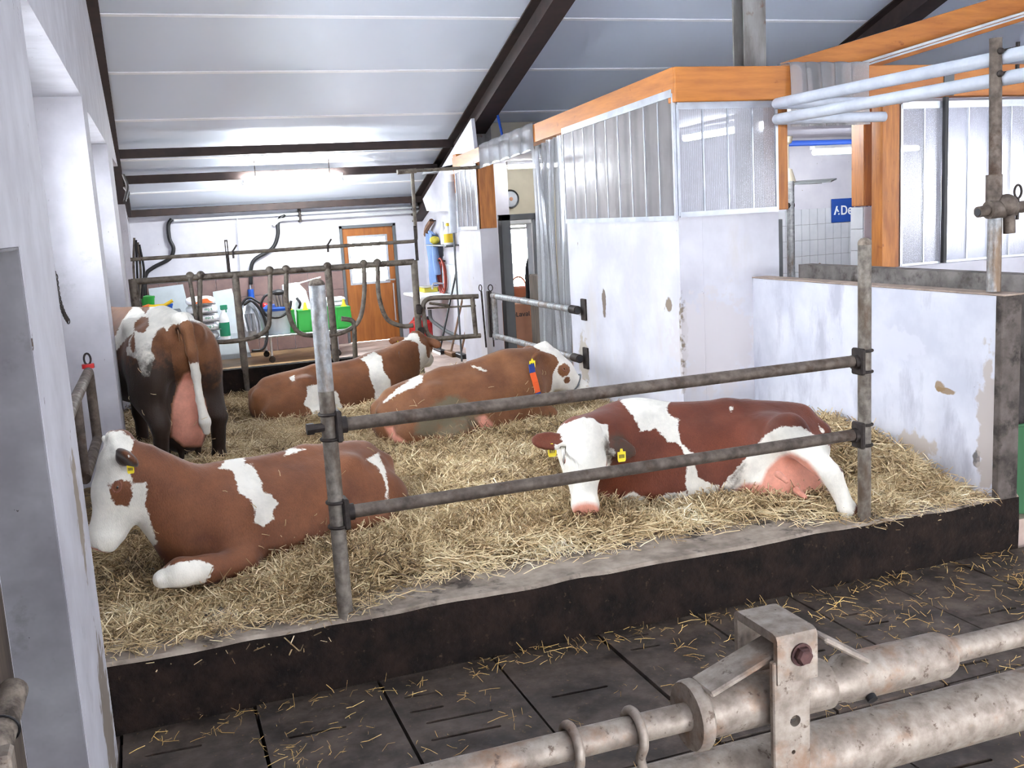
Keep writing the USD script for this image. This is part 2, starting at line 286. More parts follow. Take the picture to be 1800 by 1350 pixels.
# left wall: white piers with deep niches, a window high in each
blk = man(bx((-.62, -3, -.4), (0, 17.9, 9)))
def cut(y0, y1, z0, z1, x0=-.40): return man(bx((x0, y0, z0), (.3, y1, z1)))
blk = blk-cut(.4, 3.62, -.3, 2.28, -.19)-cut(4.65, 8.22, -.3, 3.30)-cut(8.76, 11.95, -.3, 3.26)-cut(13.2, 16.3, -.3, 3.2, -.14)
wins = [(4.95, 8.10, 1.90, 3.12, -.70, -.36), (9.0, 11.82, 1.90, 3.08, -.70, -.36), (13.6, 15.9, 1.7, 2.4, -.70, -.1)]
for y0, y1, z0, z1, x0, x1 in wins: blk = blk-man(bx((x0, y0, z0), (x1, y1, z1)))
roofcut = man(prism([(-4, roof_z(-4)), (18.5, roof_z(18.5)), (18.5, 12), (-4, 12)], -2, 20, 'yz'))
struct('wall_left', skew(tri(blk-roofcut)), 'pier_plaster', smooth=20)
for i, (y0, y1, z0, z1, x0, x1) in enumerate(wins):
    w = fresh('/World', f'window_{i+1}'); x = UsdGeom.Xform.Define(stage, w); meta(x.GetPrim(), kind='structure')
    xo = -.585; fr = [bx((xo, y0-.01, z0-.01), (xo+.06, y0+.06, z1+.01), .006), bx((xo, y1-.06, z0-.01), (xo+.06, y1+.01, z1+.01), .006), bx((xo, y0, z0-.01), (xo+.06, y1, z0+.06), .006), bx((xo, y0, z1-.06), (xo+.06, y1, z1+.01), .006)]
    k = 2
    for j in range(1, k): yy = y0+(y1-y0)*j/k; fr.append(bx((xo, yy-.03, z0), (xo+.06, yy+.03, z1), .006))
    struct('window_frame', skew(cat_(fr)), 'plastic_white', w)
    for j in range(k):
        a, b = y0+(y1-y0)*j/k+.03, y0+(y1-y0)*(j+1)/k-.03
        struct('pane', skew(bx((xo+.02, a, z0+.05), (xo+.035, b, z1-.05))), 'window_glass', w, smooth=False)
# dark boarded recess under the lintel of the nearest bay
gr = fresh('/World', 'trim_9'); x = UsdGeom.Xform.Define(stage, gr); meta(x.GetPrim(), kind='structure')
struct('reveal', skew(bx((-.192, 3.606, -.1), (-.004, 3.622, 2.279), .003)), 'reveal_shade_grey', gr); struct('soffit', skew(bx((-.192, .4, 2.268), (-.004, 3.62, 2.281), .003)), 'reveal_shade_grey', gr)  # thin slabs over the white pier; their grey paints in its shade
fb = fresh('/World', 'trim_1'); x = UsdGeom.Xform.Define(stage, fb); meta(x.GetPrim(), kind='structure')
for k in range(12):
    y0 = .45+k*.262; struct('board', skew(bx((-.205-.004*(k % 3), y0, -.02), (-.184-.004*(k % 2), y0+.255, 2.265), .006)), 'old_board', fb)
# floors
fl = fresh('/World', 'floor'); x = UsdGeom.Xform.Define(stage, fl); meta(x.GetPrim(), kind='structure')
struct('pit', bx((-3, -6, -.9), (14, 5.1, -.25)), 'dark_pit', fl, smooth=False)
sx = np.arange(-1.55, 8, .61)
for i, x0 in enumerate(sx):                                  # slatted concrete panels, each with its own slots
    for j, (y0, y1) in enumerate(((2.3, 3.56), (3.575, 4.83))):
        P = sbox(x0+.008, y0, x0+.602, y1)
        for k in range(8):
            yy = y0+.12+k*.148+rng.uniform(-.012, .012); xs = x0+.09+rng.uniform(-.03, .05); L = rng.uniform(.2, .32)
            if rng.random() < .25: L *= .5
            if rng.random() < .5: continue
            P = P-shapely.LineString([(xs, yy), (xs+L, yy-.012)]).buffer(.011, quad_segs=2)
        m = prism(P, -.16, 0.0+rng.uniform(-.006, .006), 'xy'); struct('slat_panel', m, 'slat_concrete', fl, smooth=25)
struct('apron', bx((-3, -6, -.3), (14, 2.28, -.01)), 'slat_concrete', fl, smooth=False)
struct('apron', bx((-.95, 4.9, -.3), (14, 17.6, .16)), 'passage_floor', fl, smooth=False)
struct('tiling', bx((-.3, 12.42, .161), (2.7, 17.45, .22), .004), 'floor_tile', fl, smooth=False)
struct('tiling', bx((2.7, 12.45, .161), (4.67, 17.45, .225), .004), 'passage_floor', fl, smooth=False)
surf('end_concrete', (104, 94, 88), (66, 58, 53), scale=6, rough=.85, bump=.006, bscale=40, dirt=(44, 36, 31), dscale=5, dlo=.5, dhi=.62); surf('cap_concrete', (172, 152, 138), (140, 122, 110), scale=9, rough=.85)
# front kerb, its face black with muck and its top worn grey
n = 90; ys = np.array([4.83, 4.825, 4.835, 4.853, 5.30, 5.30]); zs = np.array([-.05, .16, .335, .352, .356, .0])
xx = np.linspace(-.36, 5.06, n); V = []
for xk in xx:
    for yk, zk in zip(ys, zs):
        V.append((xk, yk-.018*(meshkit.fbm(np.array([xk*3, zk*9, 1.]))-.5)*2*(yk < 4.86), zk+.015*(meshkit.noise(np.array([xk*4, yk*7, 2.]))-.5)))
V = np.array(V); i = np.arange(n*6).reshape(n, 6)
def strip(a, b): q = np.stack([i[:-1, a], i[1:, a], i[1:, b], i[:-1, b]], -1).reshape(-1, 4); return np.vstack([q[:, [0, 1, 2]], q[:, [0, 2, 3]]])
kb = fresh('/World', 'kerb'); x = UsdGeom.Xform.Define(stage, kb); meta(x.GetPrim(), kind='structure')
struct('kerb_face', M(V, np.vstack([strip(0, 1), strip(1, 2), strip(5, 0)])), 'muck_concrete', kb, smooth=30)
struct('kerb_top', M(V, np.vstack([strip(2, 3), strip(3, 4), strip(4, 5)])), 'kerb_top_concrete', kb, smooth=30)
kf = fresh('/World', 'kerb'); x = UsdGeom.Xform.Define(stage, kf); meta(x.GetPrim(), kind='structure')
struct('kerb_face', bx((-.2, 12.3, .0), (2.66, 12.47, .655), .02), 'muck_concrete', kf)
# back wall with door opening
wb = solid(bx((-1, YB, -.2), (5.2, YB+.3, 3.0)), [bx((3.22, YB-.2, .2), (4.15, YB+.6, 2.21))])
struct('wall_back', wb, 'white_plaster', smooth=20)
dadoo = fresh('/World', 'wall_dado'); x = UsdGeom.Xform.Define(stage, dadoo); meta(x.GetPrim(), kind='structure')
for k in range(11):
    for j in range(4):
        x0 = -.1+k*.3+(j % 2)*.0; struct('tile', bx((x0+.003, YB-.022, .223+j*.315), (x0+.297, YB-.002, .223+(j+1)*.315-.005), .003), 'mauve_tile', dadoo, smooth=False)
struct('dado_rail', bx((-.1, YB-.05, 1.49), (3.2, YB-.001, 1.56), .01), 'conduit', dadoo)
# right wall of the back passage
pw = prism([(13.77, -.1), (17.6, -.1), (17.6, roof_z(17.6)), (14.42, roof_z(14.42)-.02), (14.3, 3.0), (13.77, 3.0)], 4.67, 4.95, 'yz')
struct('wall_passage', pw, 'white_plaster', smooth=20)
gq = [at(*q, X=4.42)[1:] for q in ((743, 350), (828, 208), (839, 306), (799, 318), (799, 371), (750, 371))]
struct('wall_gable', prism([tuple(q) for q in gq], 4.42, 4.47, 'yz'), 'white_plaster', smooth=20)
# milking parlour walls (white paint), door gap left in the side wall
pl = [bx((4.18, 7.53, -.1), (4.38, 9.88, 2.165)), bx((4.3, 7.53, -.1), (5.14, 7.73, 2.19))]
struct('wall_parlour_side', hullpts([(a, b, c) for a in (4.18, 4.40) for b, z in ((7.53, 2.19), (9.88, 2.16)) for c in (-.1, z)]), 'parlour_wall_paint')
struct('wall_parlour_front', bx((4.40, 7.535, -.1), (5.15, 7.73, 2.19), .004), 'parlour_wall_paint')
struct('wall_pillar', hullpts([(a, b, c) for a in (4.18, 4.42) for b, z in ((12.79, 2.108), (13.77, 2.09)) for c in (-.1, z)]), 'parlour_wall_paint')
struct('wall_low', hullpts([(a, b, c) for a in (4.88, 5.02) for b in (4.86, 7.6) for c in (.1, 1.628)]), 'low_wall_paint')
struct('trim_2', bx((4.875, 4.815, .345), (5.03, 4.872, 1.632), .006), 'end_concrete')
struct('trim_3', bx((4.874, 4.80, 1.629), (5.03, 7.6, 1.64), .004), 'cap_concrete')
struct('wall_plank', hullpts([(a, b, c) for a in (5.32, 5.46) for b in (4.9, 7.5) for c in (.1, 1.715)]), 'raw_concrete')
struct('wall_dwarf', bx((6.1, 7.45, -.1), (12.9, 7.6, 1.62), .005), 'parlour_wall_paint')
# tiled room behind the opening
wt = fresh('/World', 'wall_tiled'); x = UsdGeom.Xform.Define(stage, wt); meta(x.GetPrim(), kind='structure')
YT = 11.5
tw = solid(bx((6.2, YT, -.1), (13, YT+.2, 3.2)), [bx((9.35, YT-.1, 1.95), (12.6, YT+.4, 3.12))])
struct('masonry', tw, 'white_plaster', wt, smooth=20)
tx = np.arange(7.2, 9.2, .125)
for a in tx:
    for j in range(8):
        z1 = 2.12-j*.205; struct('tile', bx((a+.002, YT-.014, z1-.201), (a+.123, YT-.002, z1), .002), 'white_tile', wt, smooth=False)
struct('joint', bx((7.2, YT-.006, .45), (9.2, YT-.0005, 2.118)), 'grout', wt, smooth=False)
w = fresh('/World', 'window_4'); x = UsdGeom.Xform.Define(stage, w); meta(x.GetPrim(), kind='structure')
struct('window_frame', cat_([bx((9.35, YT+.02, 1.95), (12.6, YT+.08, 2.0)), bx((9.35, YT+.02, 3.07), (12.6, YT+.08, 3.12)), bx((10.9, YT+.02, 1.95), (10.96, YT+.08, 3.12))]), 'plastic_white', w)
for a, b in ((9.36, 10.9), (10.96, 12.59)): struct('pane', bx((a, YT+.04, 2.0), (b, YT+.05, 3.07)), 'window_glass', w, smooth=False)
struct('ceiling_parlour', hullpts([(a, b, c+d) for a in (4.75, 12.9) for b, c in ((7.9, 3.12), (YT, 3.04)) for d in (0, .06)]), 'white_plaster')
# corridor behind the doorway: cream wall, a door frame, a bright window beyond
YC = 14.5
struct('wall_corridor', solid(bx((4.96, YC, -.1), (8.2, YC+.15, 3.6)), [bx((5.14, YC-.1, .16), (5.54, YC+.3, 2.12))]), 'cream_wall', smooth=20)
struct('wall_corridor_side', bx((6.2, 11.75, -.1), (6.35, YC-.01, 2.97)), 'cream_wall', smooth=False)
struct('ceiling_corridor', bx((4.42, 11.7, 2.98), (6.4, YC+3, 3.03)), 'white_plaster', smooth=False)
struct('trim_4', cat_([bx((5.05, YC-.05, .16), (5.16, YC+.17, 2.25), .006), bx((5.53, YC-.05, .16), (5.64, YC+.17, 2.25), .006), bx((5.05, YC-.05, 2.12), (5.64, YC+.17, 2.25), .006)]), 'conduit')
struct('trim_5', cat_([bx((4.50, 12.86, .16), (4.63, 13.0, 2.27), .005), bx((4.50, 12.86, 2.19), (5.02, 12.95, 2.27), .005), bx((4.97, 12.86, .16), (5.02, 12.95, 2.27), .005)]), 'lead_grey')
wr = solid(bx((4.96, 16.6, -.1), (8.2, 16.75, 3.2)), [bx((5.5, 16.5, .98), (7.2, 16.9, 2.12))])
struct('wall_room_back', wr, 'mauve_tile', smooth=20)
w = fresh('/World', 'window_5'); x = UsdGeom.Xform.Define(stage, w); meta(x.GetPrim(), kind='structure')
struct('window_frame', cat_([bx((5.5, 16.62, .98), (7.2, 16.7, 1.03)), bx((5.5, 16.62, 2.0), (7.2, 16.7, 2.04)), bx((5.5, 16.62, 2.07), (7.2, 16.7, 2.12))]), 'plastic_white', w)
struct('pane', bx((5.5, 16.65, 1.03), (7.2, 16.66, 2.0)), 'window_glass', w, smooth=False)
# outer shell out of sight: right wall, gable and rear wall, openings added to let in daylight
struct('wall_right', solid(bx((13, -6, -.1), (13.25, 17.8, 8)), [])
       if 0 else tri(man(bx((13, -6, -.1), (13.25, 17.8, 9)))-man(bx((12.9, -2.5, 1.5), (13.4, 1.5, 2.8)))-roofcut), 'white_plaster', smooth=20)
struct('wall_rear', solid(bx((-1, -6.2, -.1), (13.2, -6, 4.2)), [bx((2.5, -6.4, 0), (6, -5.8, 2.6))]), 'white_plaster', smooth=20)
struct('wall_far', solid(bx((5.21, YB, -.1), (12.99, YB+.2, 2.55)), [bx((5.2, YB-.2, .8), (8.2, YB+.5, 2.3))]), 'white_plaster', smooth=False)
# roof: insulated panels with pale cover strips; unseen skylight added at the ridge to light the pen
rf = fresh('/World', 'ceiling'); x = UsdGeom.Xform.Define(stage, rf); meta(x.GetPrim(), kind='structure')
seam = [17.9]+[11.77+1.215*k for k in (4, 3, 2, 1, 0, -1, -2, -3, -4)]
for a, b in zip(seam, seam[1:]):
    struct('roof_panel', hullpts([(xk, yk, roof_z(yk)+d) for xk in (-.9, 13.25) for yk in (a-.004, b+.004) for d in (0, .1)]), 'ceiling_panel', rf, smooth=False)
    struct('cover_strip', hullpts([(xk, b+s*.022, roof_z(b+s*.022)+d) for xk in (-.4, 13.1) for s in (-1, 1) for d in (-.012, .002)]), 'ceiling_seam', rf, smooth=False)
yr = seam[-1]; zr = roof_z(yr)
struct('roof_panel', hullpts([(xk, yk, zk+d) for xk in (-.9, 13.25) for yk, zk in ((4.1, zr), (-6.3, 4.0)) for d in (0, .1)]), 'ceiling_panel', rf, smooth=False)
w = fresh('/World', 'window_6'); x = UsdGeom.Xform.Define(stage, w); meta(x.GetPrim(), kind='structure')
for k in range(3):
    x0 = -.85+k*1.8; struct('pane', bx((x0, 4.1, zr+.1), (x0+1.78, yr+.05, zr+.112)), 'added_skylight_sheet', w, smooth=False)
struct('roof_panel', bx((4.56, 4.05, zr), (13.25, yr+.02, zr+.1)), 'ceiling_panel', rf, smooth=False)
# rafters (steel I-beams), purlins
def ibeam(x, y0, y1, drop=.34, wf=.2):
    P = lambda y, d: (y, roof_z(y)-d)
    parts = []
    for d0, d1, hw in ((.0, .02, wf/2), (.02, drop-.02, .012), (drop-.02, drop, wf/2)):
        parts.append(hullpts([(x+s*hw, y, roof_z(y)-.014-d) for s in (-1, 1) for y in (y0, y1) for d in (d0, d1)]))
    return cat_(parts)
r1 = fresh('/World', 'rafter'); x = UsdGeom.Xform.Define(stage, r1); meta(x.GetPrim(), kind='structure')
struct('web', ibeam(4.62, 7.0, YB, .36, .26), 'rafter_steel', r1, smooth=False)
struct('rafter', ibeam(-.26, 7.0, 17.4, .26, .26), 'rafter_steel', smooth=False)
struct('rafter', ibeam(9.6, 7.0, YB, .34, .3), 'rafter_steel', smooth=False)
for (y, d, x0) in ((14.82, .22, -.16), (15.75, .20, -.14)):
    struct('purlin', bx((x0, y-.05, roof_z(y)-d), (4.5, y+.05, roof_z(y)-d+.115), .006), 'rafter_steel')
struct('purlin', bx((-.12, 17.16, 2.55), (4.66, 17.28, 2.66), .006), 'rafter_steel')
struct('trim_6', beam((-.13, 16.2, 3.0), (-.12, 17.2, 2.6), .1, .1), 'rafter_steel')
# columns that carry the rafters
struct('column', cat_([bx((5.41, 8.42, 1.6), (5.64, 8.44, 5.6)), bx((5.41, 8.60, 1.6), (5.64, 8.62, 5.6)), bx((5.515, 8.44, 1.6), (5.535, 8.6, 5.6))]), 'old_column', smooth=False)
struct('column', cat_([bx((4.6, 14.02, 2.2), (4.83, 14.04, 3.55)), bx((4.6, 14.20, 2.2), (4.83, 14.22, 3.55)), bx((4.7, 14.04, 2.2), (4.72, 14.2, 3.55))]), 'old_column', smooth=False)
xq = at(1543, 320, Y=7.55)[0]; wq = at(1582, 320, Y=7.5)[0]-xq
# orange timber frame of the parlour
A, B = np.array([4.18, 7.53, 3.37]), np.array([4.18, 13.74, 3.07])
struct('beam_timber', hullpts([(xk, *q) for xk in (4.15, 4.30) for q in ((7.5, 3.37), (7.5, 3.17), (13.74, 3.075), (13.74, 2.90))]), 'orange_timber', smooth=False)
struct('beam_timber', bx((4.152, 7.47, 3.095), (13, 7.6, 3.368), .006), 'orange_timber')
struct('post_timber', bx((4.2, 12.80, 2.105), (4.42, 13.0, 2.98), .006), 'orange_post')
struct('post_timber', bx((4.17, 13.62, 2.6), (4.3, 13.78, 3.12), .006), 'orange_post')
struct('post_timber', bx((5.13, 7.55, 2.19), (5.26, 7.72, 3.1), .006), 'orange_post')
struct('post_timber', hullpts([(xq+a*wq, 7.50+b*.13, z) for a, b in ((.05, 0), (.95, 0), (0, .2), (1, .2), (0, 1), (1, 1)) for z in (1.6, 3.1)]), 'orange_post')
xi = at(1519, 300, Y=7.86)[0]; yi = at(1496, 300, X=xi)[1]; struct('post_timber', bx((xi, 7.86, 2.17), (xi+.14, yi, 3.06), .008), 'orange_post')
tp = fresh('/World', 'wall_tiled_pier'); x = UsdGeom.Xform.Define(stage, tp); meta(x.GetPrim(), kind='structure')
struct('masonry', bx((xi+.004, 7.866, .2), (xi+.13, yi, 2.165)), 'grout', tp, smooth=False)
for j in range(9): struct('tile', bx((xi-.008, 7.868, 2.16-j*.2-.196), (xi+.003, yi-.002, 2.16-j*.2), .002), 'white_tile', tp, smooth=False)
struct('render_strip', bx((xi-.004, 7.855, .2), (xi+.132, 7.864, 2.163), .002), 'white_plaster', tp)
# glulam rafter of the roof bay on the right, cable duct under it
struct('beam_timber', beam((6.0, 8.6, 3.42), (9.6, 8.45, 4.30), .16, .3), 'orange_timber')
struct('trim_7', tube([(6.45, 8.4, 3.46), (9.6, 8.25, 4.23)], .014, 8), 'conduit')
struct('trim_8', tube([(6.45, 8.4, 3.43), (9.6, 8.25, 4.20)], .010, 8), 'conduit')
# ---------------------------------------------------------------- twin-wall screens, strip curtains
def screen(name, label, P0, P1, z0, z1a, z1b, n, mat, thick, frame_top=True):
    "upright sheets between ground points P0 and P1; top runs from z1a to z1b"
    t = thing(name, label, 'panel', (*P0, z0)); P0, P1 = np.array(P0), np.array(P1); d = (P1-P0)/np.linalg.norm(P1-P0); nn = np.array([-d[1], d[0]])*thick
    for k in range(n):
        a, b = k/n, (k+1)/n; A, B = P0+(P1-P0)*a+d*.004, P0+(P1-P0)*b-d*.004
        off = nn*(.25 if k % 2 else 0)
        obj('sheet', hullpts([(*(q+off+s), z) for q, w in ((A, a), (B, b)) for s in (nn*0, nn) for z in (z0, z1a+(z1b-z1a)*w-.012)]), mat, t, False)
        if k: obj('joint_bar', hullpts([(*(A-d*.004+u*d*.007+s), z) for u in (-1, 1) for s in (-nn*.4, nn*1.3) for z in (z0, z1a+(z1b-z1a)*a-.012)]), 'aluminium' if mat == 'polycarbonate_aged' else 'aluminium', t, False)
    obj('top_strip', hullpts([(*(q+s), z+e) for q, z in ((P0, z1a), (P1, z1b)) for s in (-nn, nn*1.6) for e in (-.05, .012)]), 'aluminium', t, False)
    obj('bottom_strip', hullpts([(*(q+s), z0+e) for q in (P0, P1) for s in (-nn, nn*1.6) for e in (-.012, .03)]), 'aluminium', t, False)
    for q in (P0, P1): obj('edge_strip', hullpts([(*(q+u*d*.012+s), z) for u in (-1, 1) for s in (-nn*.6, nn*1.3) for z in (z0, (z1a if q is P0 else z1b)-.01)]), 'aluminium', t, False)
    return t
screen('twin_wall_screen', 'large grey ribbed plastic screen on the long side wall, under the sloping orange beam', (4.158, 7.535), (4.158, 9.84), 2.165, 3.19, 3.095, 9, 'polycarbonate_aged', -.012)
screen('twin_wall_screen', 'bright ribbed plastic screen on the short front wall under the level orange beam', (4.19, 7.525), (5.13, 7.525), 2.19, 3.09, 3.09, 4, 'polycarbonate', .012)
screen('twin_wall_screen', 'small ribbed plastic screen above the white pillar beside the doorway', (4.158, 12.80), (4.158, 13.66), 2.11, 2.97, 2.91, 4, 'polycarbonate_aged', -.012)
screen('twin_wall_screen', 'wide bright ribbed plastic screen at the right edge, right of the orange post', (6.43, 7.53), (12.9, 7.53), 1.61, 3.05, 3.05, 26, 'polycarbonate', .012)
t = thing('screen_post', 'dark upright bar dividing the plastic screen at the right edge', 'post', (6.88, 7.5, 1.6))
obj('bar', bx((6.865, 7.48, 1.6), (6.905, 7.52, 3.25), .004), 'black_rubber', t); obj('plate', bx((6.83, 7.455, 3.1), (6.94, 7.475, 3.3), .004), 'lead_grey', t)
# strip curtain gathered at the right of the doorway
t = thing('strip_curtain', 'clear plastic strip curtain hanging gathered at the doorway in the side wall', 'curtain', (4.2, 10.3, .5))
for k in range(6):
    y0 = 9.92+k*.155; ph = k*1.3
    def f(u, v, y0=y0, ph=ph, k=k):
        z = 3.08-.02*k-v*(2.62); x = 4.20+.035*np.sin(u*3.1+.4*np.sin(v*4+ph))+.02*np.sin(v*5+ph)+.012*(k % 2)
        return np.stack([x, y0+.2*(u-.1)-.03*v*np.sin(ph), z], -1)
    obj('strip', grid_sheet(f, 7, 22, .004), 'pvc_strip', t, True)
obj('hanging_rail', bx((4.16, 9.9, 3.07), (4.24, 12.8, 3.11), .004), 'aluminium', t)
for nm, lb, q in (('curtain_flap', 'clear plastic flap thrown up over the sloping orange beam above the doorway', 0), ('curtain_flap', 'clear plastic flap thrown over the level orange beam above the front opening', 1)):
    t = thing(nm, lb, 'curtain', (4.15, 11.6, 2.7) if q == 0 else (5.6, 7.5, 2.9))
    n = 5
    for k in range(n):
        if q == 0:
            def f(u, v, k=k):
                a = v*3.4; y = 10.62+(k+u*1.06)*(12.5-10.62)/n; zt = 3.37-(y-7.5)*.0475
                x = np.where(v < .6, 4.138-.012*np.sin(u*3.1), 4.138+(v-.6)*.45); z = np.where(v < .6, zt-.27+.29*v/.6, zt+.02+.01*np.sin(u*3))
                return np.stack([x, y, z], -1)
        else:
            def f(u, v, k=k):
                x = 5.2+(k+u*1.06)*(6.0-5.2)/n+.02*np.sin(v*3+k); y = np.where(v < .7, 7.452-.02*np.sin(u*3.1+k)-.03*(1-v/.7), 7.452+(v-.7)*.5); z = np.where(v < .7, 2.87+.52*v/.7, 3.39+.008*np.sin(u*3))
                return np.stack([x, y, z], -1)
        obj('strip', grid_sheet(f, 6, 14, .004), 'pvc_strip', t, True)
    if q: obj('eyelet', lathe([(.018, -.003), (.045, -.003), (.045, .006), (.018, .006)], (5.29, 7.425, 3.10), 16, (0, -1, 0)), 'aluminium', t)
# ---------------------------------------------------------------- pipes on the right, post on the low wall
for z, lb in ((3.05, 'upper of the two white pipes crossing the top right corner'), (2.925, 'lower of the two white pipes crossing the top right corner')):
    p = obj('milk_pipe', tube(arc([(4.99, 1.8, z), (4.99, 7.36, z), (6.1, 7.36, z)], .09, 8), .043, 16), 'pvc_pipe', label=lb, cat='pipe')
t = thing('pipe_post', 'dark brown steel post with clamp standing on the end of the low white wall', 'post', (4.95, 4.97, 1.65))
obj('post_tube', cyl((4.955, 4.97, 2.1), (4.93, 4.97, 3.16), .036), 'steel_rail', t)
obj('foot_tube', cyl((4.955, 4.97, 1.645), (4.955, 4.97, 2.14), .042), 'steel_galvanised', t)
obj('sleeve', cyl((4.945, 4.97, 2.10), (4.94, 4.97, 2.36), .048), 'steel_rail', t)
obj('clamp', cat_([cyl((4.87, 4.94, 2.15), (5.06, 4.94, 2.15), .055), ball((5.0, 4.93, 2.17), .07), cyl((5.02, 4.93, 2.18), (5.03, 4.93, 2.0), .035)]), 'steel_rail', t)
obj('stub', cyl((4.80, 4.95, 2.14), (4.9, 4.95, 2.15), .034), 'steel_rail', t); obj('stub_bore', cyl((4.797, 4.95, 2.14), (4.803, 4.95, 2.14), .024), 'black_rubber', t)
for z in (3.08, 2.95): obj('pipe_clip', cat_([cyl((4.93, 4.93, z), (5.06, 4.92, z+.02), .008, 8), cyl((5.05, 4.92, z-.02), (5.05, 4.92, z+.05), .012, 8), ball((4.93, 4.93, z), .02)]), 'clamp_iron', t)
t = thing('side_rail', 'short brown steel rail with a ring pin at the right edge', 'rail', (5.4, 4.94, 2.1))
obj('tube', cyl((5.03, 4.94, 2.155), (6.6, 4.94, 2.155), .036), 'steel_rail', t)
obj('ring_pin', cat_([tube([(5.09+.028*math.cos(a), 4.93, 2.25+.04*math.sin(a)) for a in np.linspace(0, 6.28, 17)[:-1]], .007, 8, closed=True), cyl((5.09, 4.93, 2.08), (5.09, 4.93, 2.21), .01, 8)]), 'clamp_iron', t)
# ---------------------------------------------------------------- front railing of the pen
def railing_end(t, x, y, z, side):
    "two-ring pipe clamp on the post at height z"
    obj('clamp', cat_([bx((x-.042*side-.016, y-.05, z-.078), (x-.042*side+.016, y+.05, z+.078), .008), cyl((x-.085*side, y, z), (x-.03*side, y, z), .042)] +
        [tube([(x+.042*math.cos(a), y+.047*math.sin(a), z+dz) for a in np.linspace(0, 6.28, 21)[:-1]], .0085, 8, closed=True) for dz in (-.062, .062)]), 'clamp_iron', t)
t = thing('pen_railing', 'steel tube railing of two posts and two rails on the front kerb', 'railing', (2.34, 4.885, .35))
PL, PR = at(608, 1085, Z=.352), at(1517, 915, Z=.352); yl = 4.885
for xx0, bot, top in ((.766, .3, 2.02), (3.915, .3, 2.02)):
    pt = obj('post', tube([(xx0, yl, bot), (xx0, yl, 1.0), (xx0, yl, top-.02), (xx0, yl, top-.012)], [.0385, .0385, .0385, .036], 20), 'steel_post', t)
    if xx0 < 1: obj('zinc_top', cyl((xx0, yl, 1.50), (xx0, yl, top-.01), .0392, 20), 'steel_galvanised', pt)
    obj('post_cap', lathe([(.0, .022), (.02, .018), (.034, .006), (.039, -.006), (.039, -.02)], (xx0, yl, top), 20), 'kerb_top_concrete', pt)
for z in (1.325, .884):
    obj('rail', cyl((.80, yl, z), (3.85, yl, z+.006), .0335, 18), 'steel_rail', t)
    for xx0, s in ((.766, -1), (3.915, 1)): railing_end(t, xx0, yl, z, s)
obj('bolt', cat_([cyl((.66, yl-.01, 1.325), (.74, yl-.01, 1.325), .022, 8), cyl((.655, yl-.01, 1.325), (.69, yl-.01, 1.325), .03, 6)]), 'clamp_iron', t)
# ---------------------------------------------------------------- barrier in the foreground
Ya = 1.80; zA = at(1000, 1310, Y=Ya)[2]; zB = at(1672, 1262, Y=1.84)[2]
t = thing('feed_barrier', 'worn grey steel feed barrier with hinge bracket, closest to the camera at lower right', 'barrier', (1.3, Ya, zB-.1))
PX = lambda x, y, Y=Ya: at(x, y, Y=Y)
xa = lambda x, y: PX(x, y)[0]
xc, xb0, xb1 = xa(1218, 1243), xa(1340, 1210), xa(1440, 1185)
obj('pivot_tube', cyl((-.2, Ya, zA), (xb0+.1, Ya, zA+.0), .030, 20), 'steel_barrier', t)
obj('collar', lathe([(.03, -.016), (.072, -.016), (.076, -.008), (.076, .010), (.07, .016), (.03, .016)], (xc, Ya, zA), 28, (1, 0, 0)), 'steel_barrier', t)
obj('hub', cyl((xc+.01, Ya, zA), (xb0+.16, Ya, zA), .056, 24), 'steel_barrier', t)
s0, s1 = xa(1480, 1165), xa(1662, 1130)
obj('sleeve', tube([(s0-.07, Ya, zA-.01), (s0-.01, Ya, zA-.005), (s0, Ya, zA), (s1-.02, Ya, zA), (s1, Ya, zA)], [.036, .046, .054, .054, .046], 24), 'steel_barrier', t)
obj('sleeve_bore', cyl((s0+.04, Ya-.046, zA-.03), (s0+.04, Ya-.056, zA-.036), .012, 12), 'black_rubber', t)
obj('outer_tube', cyl((s1-.03, Ya, zA+.004), (4.2, Ya, zA+.004), .030, 20), 'steel_barrier', t)
obj('link_plate', beam((xc+.01, Ya-.02, zA+.068), (xb0+.03, Ya-.02, zA+.135), .085, .014), 'steel_barrier', t); obj('link_plate', beam((xb1-.02, Ya-.02, zA+.13), (s0+.03, Ya-.03, zA+.058), .07, .012), 'steel_barrier', t)
Yf = Ya-.095; q = at(1366, 1119, Y=Yf); zt = q[2]; xl, xr = q[0], at(1437, 1096, Y=Yf)[0]; Yk = at(1279, 1073, Z=zt)[1]
prof = [(Yf, zt-.11), (Yf, zt-.014), (Yf+.005, zt-.004), (Yf+.016, zt), (Yk-.016, zt), (Yk-.005, zt-.004), (Yk, zt-.014), (Yk, zt-.16), (Yk-.014, zt-.16), (Yk-.014, zt-.02), (Yf+.014, zt-.02), (Yf+.014, zt-.11)]
br = prism([(a, b) for a, b in prof], xl, xr, 'yz')
obj('strap', br, 'steel_barrier', t, smooth=40)
fb = solid(bx((xl-.008, Yf+.004, .0), (xr-.016, Yf+.02, zt-.06), .003), [cyl((xl+.045, Yf-.05, zt-.20), (xl+.045, Yf+.06, zt-.20), .013, 14), cyl((xl+.04, Yf-.05, zt-.27), (xl+.04, Yf+.06, zt-.27), .005, 8)])
obj('flat_bar', fb, 'steel_barrier', t)
bc = at(1408, 1150, Y=Yf)
b = obj('bolt', lathe([(0, .02), (.016, .02), (.02, .014), (.02, .0)], (bc[0], Yf, bc[2]), 6, (0, -1, 0)), 'rust_bolt', t, smooth=False); obj('washer', lathe([(0, .004), (.025, .004), (.025, -.002)], (bc[0], Yf, bc[2]), 18, (0, -1, 0)), 'rust_bolt', b)
obj('spar', cyl((-.1, 1.84, zB), (4.2, 1.84, zB), .071, 32), 'steel_barrier', t)
